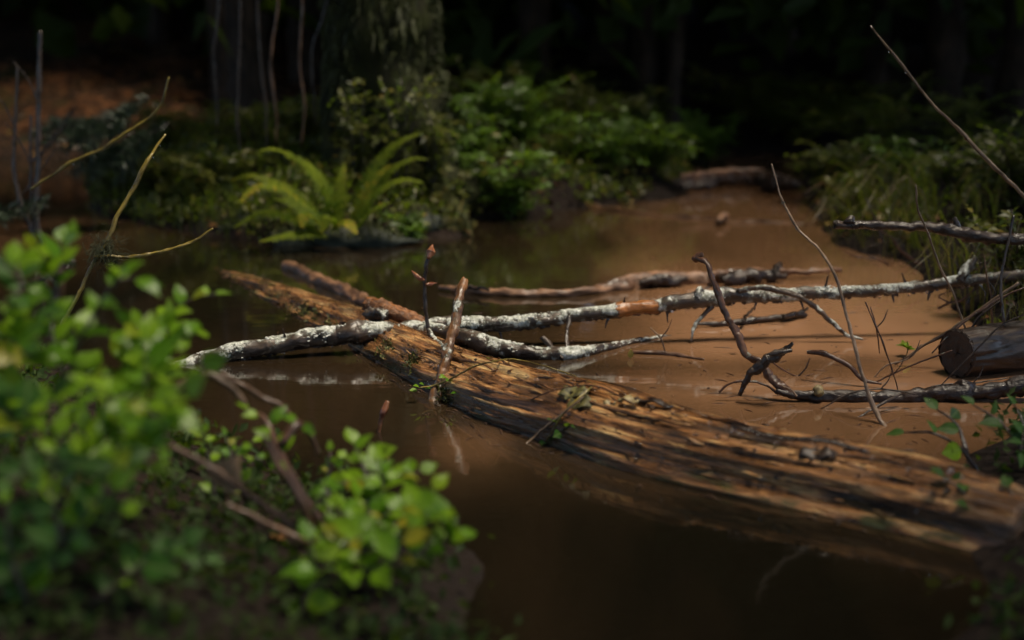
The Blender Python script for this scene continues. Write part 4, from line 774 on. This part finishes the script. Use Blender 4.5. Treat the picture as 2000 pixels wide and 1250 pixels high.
def bush(name, label, px, py, y, w, h, nst, leaf, mat, group=None, lean=(0, 0), cat='shrub', dens=1.0, seed=0, stem='darkstem', droop=.3):
    c = D(px, py, y); z0 = max(hz(c.x, c.y), 0.0); base = Vector((c.x, c.y, z0 - .01)); t = thing(name, base, label, cat, group)
    fm = MB(); sm = MB()
    for s in range(nst):
        a = R(0, 6.28); tip = base + Vector((math.cos(a) * w * R(.2, 1) + lean[0], math.sin(a) * w * .7 * R(.2, 1) + lean[1], h * R(.45, 1.05)))
        mid = base.lerp(tip, .5) + Vector((0, 0, h * .18)); P = [base + rv(.02), mid, tip + Vector((0, 0, -h * .08 * droop))]; sm.tube(P, [.004, .003, .001], 5, 10, 0)
        S = interp(P, 24); sprays = [P]
        for k in range(6):
            i = random.randint(6, 22); d = Vector((R(-1, 1), R(-1, 1), R(-.25, .35))).normalized() * w * R(.25, .55); sprays.append([S[i], S[i] + d * .55 + Vector((0, 0, .01)), S[i] + d + Vector((0, 0, -.03 * droop))])
        for q in sprays:
            l = sum((q[i + 1] - q[i]).length for i in range(2)); m = max(4, int(l / (leaf * .38) * dens)); Q = interp(q, m + 2)
            tt = R(0, .8)
            for i in range(1, m + 1):
                T = (Q[i + 1] - Q[i - 1]).normalized(); lat = T.cross(Vector((0, 0, 1)) + rv(.3)).normalized() * (1 if i % 2 else -1)
                d = (T * .5 + lat + Vector((0, 0, R(-.2, .3)))).normalized() * leaf * R(.7, 1.2); fm.strip([Q[i], Q[i] + d * .5 + Vector((0, 0, leaf * .06)), Q[i] + d], [leaf * .05, leaf * .24, leaf * .02], Vector((0, -.3, 1)) + rv(.5), min(1, max(0, tt + R(-.15, .25))), .15)
    sm.build('stems', M[stem], t); fm.build('foliage', M[mat], t, kind='stuff'); return t
G4 = 'leafy bushes along the far bank'
for i, a in enumerate([
    ('bushy green shrub just right of the mossy trunk', 905, 330, 5.6, .26, .34, 16, .038, 'foliage'),
    ('green shrub hanging low over the water right of the mossy roots', 990, 405, 5.4, .26, .26, 16, .036, 'foliage'),
    ('full green shrub in the middle of the far bank', 1010, 330, 6.1, .32, .30, 16, .04, 'foliage'),
    ('bright green shrub sprawling right along the far bank', 1180, 375, 6.1, .34, .22, 18, .04, 'foliage'),
    ('bright low shrub at the right end of the far bank beside the rotten log', 1270, 385, 6.2, .24, .20, 14, .036, 'foliage'),
    ('dim shrub standing behind the sprawling bright one on the far bank', 1130, 300, 7.0, .38, .26, 16, .042, 'foliageolive'),
    ('yellow green shrub near the pale sapling beyond the far bank', 1370, 300, 7.6, .34, .30, 14, .045, 'foliage'),
    ('dim brownish shrub at the back of the far bank above the outlet', 1250, 280, 7.8, .4, .30, 14, .045, 'foliageolive'),
    ('small green weed cluster left of the fern at the water edge', 330, 425, 5.4, .24, .18, 12, .03, 'foliageolive'),
    ('low weedy shrub between the spruce and the fern', 420, 420, 5.25, .24, .20, 12, .03, 'foliageolive'),
    ('dark low shrub under the spruce at the left end of the far bank', 235, 410, 5.6, .22, .16, 12, .03, 'foliageolive'),
    ('small broad leaved weed at the foot of the grey boulder', 800, 470, 4.78, .10, .10, 8, .03, 'foliage')]):
    bush('bank_shrub', *a, group=G4, seed=i)
G5 = 'leafy bushes on the right bank'
for i, a in enumerate([
    ('yellow leaved bush at the left end of the right bank', 1625, 390, 5.9, .24, .22, 14, .036, 'foliageolive'),
    ('green bush behind the black wet branch on the right bank', 1760, 400, 5.3, .26, .22, 9, .034, 'foliage'),
    ('olive bush further right behind the black wet branch', 1870, 390, 5.0, .26, .24, 9, .034, 'foliageolive'),
    ('low mixed bush at the water edge under the yellow leaved bush', 1660, 445, 5.2, .20, .16, 9, .030, 'foliageolive'),
    ('dark bush at the right edge of the view', 1985, 440, 4.6, .3, .28, 14, .036, 'foliageolive'),
    ('dim bush at the back of the right bank', 1720, 330, 6.8, .4, .24, 10, .042, 'foliageolive'),
    ('dark back bush at the upper right behind the pale cane', 1900, 330, 6.4, .45, .26, 10, .042, 'foliageolive'),
    ('dark leafy bush on the bank just above the sawn log', 1980, 590, 3.5, .16, .22, 12, .028, 'foliageolive')]):
    bush('bank_shrub', *a, group=G5, seed=20 + i)
G8 = 'dim undergrowth bushes behind the far bank'
for i, a in enumerate([('leafy shoots veiling the left side of the mossy trunk', 700, 330, 5.05, .16, .40, 10, .03, 'foliageolive'), ('drooping olive shoots hanging before the middle of the mossy trunk', 775, 310, 5.0, .15, .5, 10, .03, 'foliageolive'), ('tall thin shoots at the right side of the mossy trunk', 850, 300, 5.05, .14, .5, 9, .03, 'foliageolive')]):
    bush('trunk_shoots', *a, group=G8, seed=70 + i)
for i, a in enumerate([
    ('dim olive bush behind the fern and left of the mossy trunk', 600, 360, 5.6, .26, .24, 12, .034, 'foliageolive'), ('dim bush under the dangling roots behind the fern', 510, 350, 5.9, .3, .24, 12, .036, 'foliageolive'),
    ('dark bush far left behind the spruce boughs', 330, 340, 6.4, .36, .26, 12, .038, 'foliageolive'), ('small olive bush at the right foot of the mossy trunk', 880, 420, 5.2, .16, .2, 10, .03, 'foliageolive'),
    ('dim bush at the back between the middle shrubs', 1080, 250, 8.2, .5, .3, 14, .05, 'foliageolive'), ('dark bush in the gap above the outlet', 1470, 280, 8.8, .5, .3, 14, .05, 'foliageolive'),
    ('dark bush above the right end of the rotten log', 1570, 300, 8.4, .4, .26, 12, .05, 'foliageolive'), ('dim bush beside the mossy trunk at the back', 930, 260, 7.0, .4, .34, 14, .045, 'foliageolive'),
    ('dim bush deep behind the right bank', 1660, 280, 8.6, .5, .3, 12, .05, 'foliageolive')]):
    bush('undergrowth_bush', *a, group=G8, seed=50 + i)
def cover(name, label, polyi, n, ymin, ymax, xmin, xmax, size, mat, h=.06):
    P = np.c_[RNG.uniform(xmin, xmax, n * 3), RNG.uniform(ymin, ymax, n * 3)]; d = sdist(LANDS[polyi][0], P[:, 0], P[:, 1]); P = P[(d > .01)][:n]
    z = height(P[:, 0], P[:, 1]); P = P[(fbm(P[:, 0] * 3, P[:, 1] * 3, 0, 31) > -.35)]; z = height(P[:, 0], P[:, 1])
    pts = [Vector((p[0], p[1], max(0, q) + R(0, h))) for p, q in zip(P, z)]; o = crown(None, pts, 5, .025, size, mat, spread=(1, 1, .6), name=name); tag(o, label, 'ground cover', kind='stuff')
cover('ground_cover', 'low olive weeds and moss over the far bank around the fern', 0, 6000, 4.4, 7.5, -2.0, 1.0, .03, 'foliageolive')
cover('ground_cover', 'low olive weeds over the right bank', 2, 1100, 2.9, 7.0, .9, 2.8, .03, 'foliageolive')
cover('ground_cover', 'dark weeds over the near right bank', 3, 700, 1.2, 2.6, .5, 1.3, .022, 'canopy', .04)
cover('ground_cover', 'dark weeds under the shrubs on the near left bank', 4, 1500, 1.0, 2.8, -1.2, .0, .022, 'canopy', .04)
# grasses
def grass(mb, px0, px1, py0, py1, cnt, h, out=(0, -1), tl=(0, 1), wd=.0016):
    for i in range(cnt):
        p = W(R(px0, px1), R(py0, py1)); z = hz(p.x, p.y)
        if z < -.01: continue
        p.z = max(z, 0) - .005; d = Vector((out[0] + R(-.6, .6), out[1] + R(-.6, .6), 0)) * R(.3, 1); hh = h * R(.5, 1.2)
        mb.strip([p, p + d * hh * .25 + Vector((0, 0, hh * .55)), p + d * hh * .6 + Vector((0, 0, hh * .75)), p + d * hh * 1.0 + Vector((0, 0, hh * R(.2, .6)))], [wd, wd * 1.1, wd * .8, wd * .1], rv(), R(*tl))
t = MB(); grass(t, 1620, 1830, 455, 510, 200, .24, (-.9, -.6), (0, 1)); tag(t.build('grass', M['oldgrass']), 'wet yellow green grass drooping over the water on the right bank', 'grass', kind='stuff')
t = MB(); grass(t, 1700, 1960, 480, 600, 160, .22, (-.5, -.8), (.3, 1)); tag(t.build('grass', M['oldgrass']), 'brown bank grass under the black wet branch', 'grass', kind='stuff')
t = MB(); grass(t, 180, 620, 412, 470, 700, .13, (0, -.4), (0, .8)); tag(t.build('grass', M['grass']), 'short grass and weeds along the far bank left of the fern', 'grass', kind='stuff')
t = MB(); grass(t, 1850, 2100, 600, 760, 160, .2, (-.4, -.3), (.2, 1)); tag(t.build('grass', M['oldgrass']), 'dark dead grass around the sawn log', 'grass', kind='stuff')
# leaf litter
mb = MB(); k = 0
while k < 5200:
    if k % 3: x, y = R(-3.4, 3.4), R(3.0, 11)
    else: x, y = R(-1.3, 1.3), R(.9, 2.6)
    z = hz(x, y)
    if z < .004 or (x > .3 and y > 6.5): k += .2; continue
    k += 1; s = R(.02, .05); d = Vector((R(-1, 1), R(-1, 1), R(-.25, .35))).normalized() * s; q = Vector((x, y, z + .006))
    mb.strip([q - d * .5, q + Vector((0, 0, s * R(0, .2))), q + d * .5], [s * .1, s * .34, s * .05], Vector((0, 0, 1)) + rv(.6), R(0, 1) ** 1.3, R(-.2, .4))
tag(mb.build('leaf_litter', M['litter']), 'brown fallen leaves covering the banks', 'leaves', kind='stuff')
# ------------------------------------------------------------------ FOREST: trunks beyond the bank, and unseen trees added to shade the pond's edges
G6 = 'dark forest trees beyond the pond'
TL = ['distant dark trunk between the spruce boughs and the dangling roots', 'thin dark trunk left of the dangling roots', 'dark forest trunk behind the dangling roots', 'forest trunk behind the shrubs in the middle of the far bank', 'blue grey trunk behind the yellow green shrub beyond the far bank', 'reddish slim trunk just left of the far outlet', 'dark trunk straight beyond the far outlet', 'thin trunk behind the right bank above its yellow leaved bush', 'dark trunk behind the back bush of the right bank', 'dark trunk in the deepest shade at the far upper right', 'dark thick trunk in the gap left of the mossy tree', 'distant trunk between the middle shrubs and the outlet']
for i, (px, y, r) in enumerate([(330, 11, .10), (440, 8.8, .07), (500, 8.2, .12), (1040, 8.4, .09), (1262, 8.9, .07), (1310, 8.3, .04), (1520, 10.5, .1), (1700, 9.2, .06), (1840, 8.8, .1), (1990, 8.6, .12), (620, 9.5, .15), (1180, 10.5, .1)]):
    c = D(px, 200, y); b = Vector((c.x, y, hz(c.x, y) - .05)); tr = thing('forest_tree', b, TL[i], 'tree', G6); mb = MB(); lx = R(-.3, .3)
    mb.tube([b, b + Vector((lx * .2, 0, 1)), b + Vector((lx * .6, 0, 3.5)), b + Vector((lx, 0, 9))], [r * 1.25, r, r * .8, r * .25], 14, 60, .14, 8, seed=i); mb.build('trunk', M['trunk'], tr)
    crown(tr, [b + Vector((lx * z / 9 + R(-1, 1) * (1.5 - z * .1), R(-.6, 1.0), z)) for z in np.linspace(.9, 9, 20)], 40, .45, .34, 'canopy', hole=lit)
G7 = 'unseen evergreens added to shade the pond'
for i, (x, y, lab) in enumerate([(-3.6, 1.2, 'added unseen evergreen shading the left shore of the pond'), (-2.2, -1.6, 'added shade evergreen behind the viewer at the left'), (2.2, -1.4, 'added shade evergreen behind the viewer at the right'), (3.4, 2.2, 'added unseen evergreen shading the right shore of the pond'), (3.8, 5.6, 'added unseen evergreen shading the right bank bushes'), (-4.0, 4.6, 'added unseen evergreen shading the far left channel')]):
    b = Vector((x, y, max(0, hz(x, y)) - .05)); tr = thing('added_shade_tree', b, lab, 'tree', G7); mb = MB()
    mb.tube([b, b + Vector((0, 0, 2)), b + Vector((-x * .05, .1, 5)), b + Vector((-x * .1, .1, 8))], [.16, .12, .09, .03], 14, 50, .12, 8, seed=30 + i); mb.build('trunk', M['trunk'], tr)
    pts = []
    for k in range(60):
        a = R(0, 6.28); rr = 3.3 * math.sqrt(R(.02, 1)); pts.append(b + Vector((math.cos(a) * rr, math.sin(a) * rr, R(3.2, 6.2))))
    for k in range(9):
        q = pts[k * 5]; mb = MB(); mb.tube([b + Vector((0, 0, q.z - .8)), b.lerp(q, .5) + Vector((0, 0, q.z * .5 - .3)), q], [.04, .025, .01], 7, 14, .1, 10, seed=k)
        if not lit(q)[0] and not lit(b.lerp(q, .6) + Vector((0, 0, q.z * .4)))[0]: mb.build('branch', M['trunk'], tr)
    crown(tr, pts + [q + Vector((R(-.5, .5), R(-.5, .5), R(2.5, 4.5))) for q in pts], 80, .45, .42, 'canopy', hole=lit)
# the wood that closes the view, plus unseen canopy added to darken the background
far = [Vector((x + R(-.8, .8), 12.5 + R(0, 5) + .03 * x * x, R(.0, 8))) for x in np.linspace(-15, 15, 90) for k in range(7)]
far = [q for q in far if not lit(q)[0]] + [q for q in (Vector((R(-7, 7.5), R(8.6, 13.5), R(2.6, 7))) for k in range(330)) if not lit(q)[0]]
o = crown(None, far, 44, .8, .62, 'canopy', spread=(1.1, 1, 1), name='far_wood', hole=lit); tag(o, 'dark evergreen wood closing off the view, with canopy added overhead for shade', 'woods', kind='stuff')
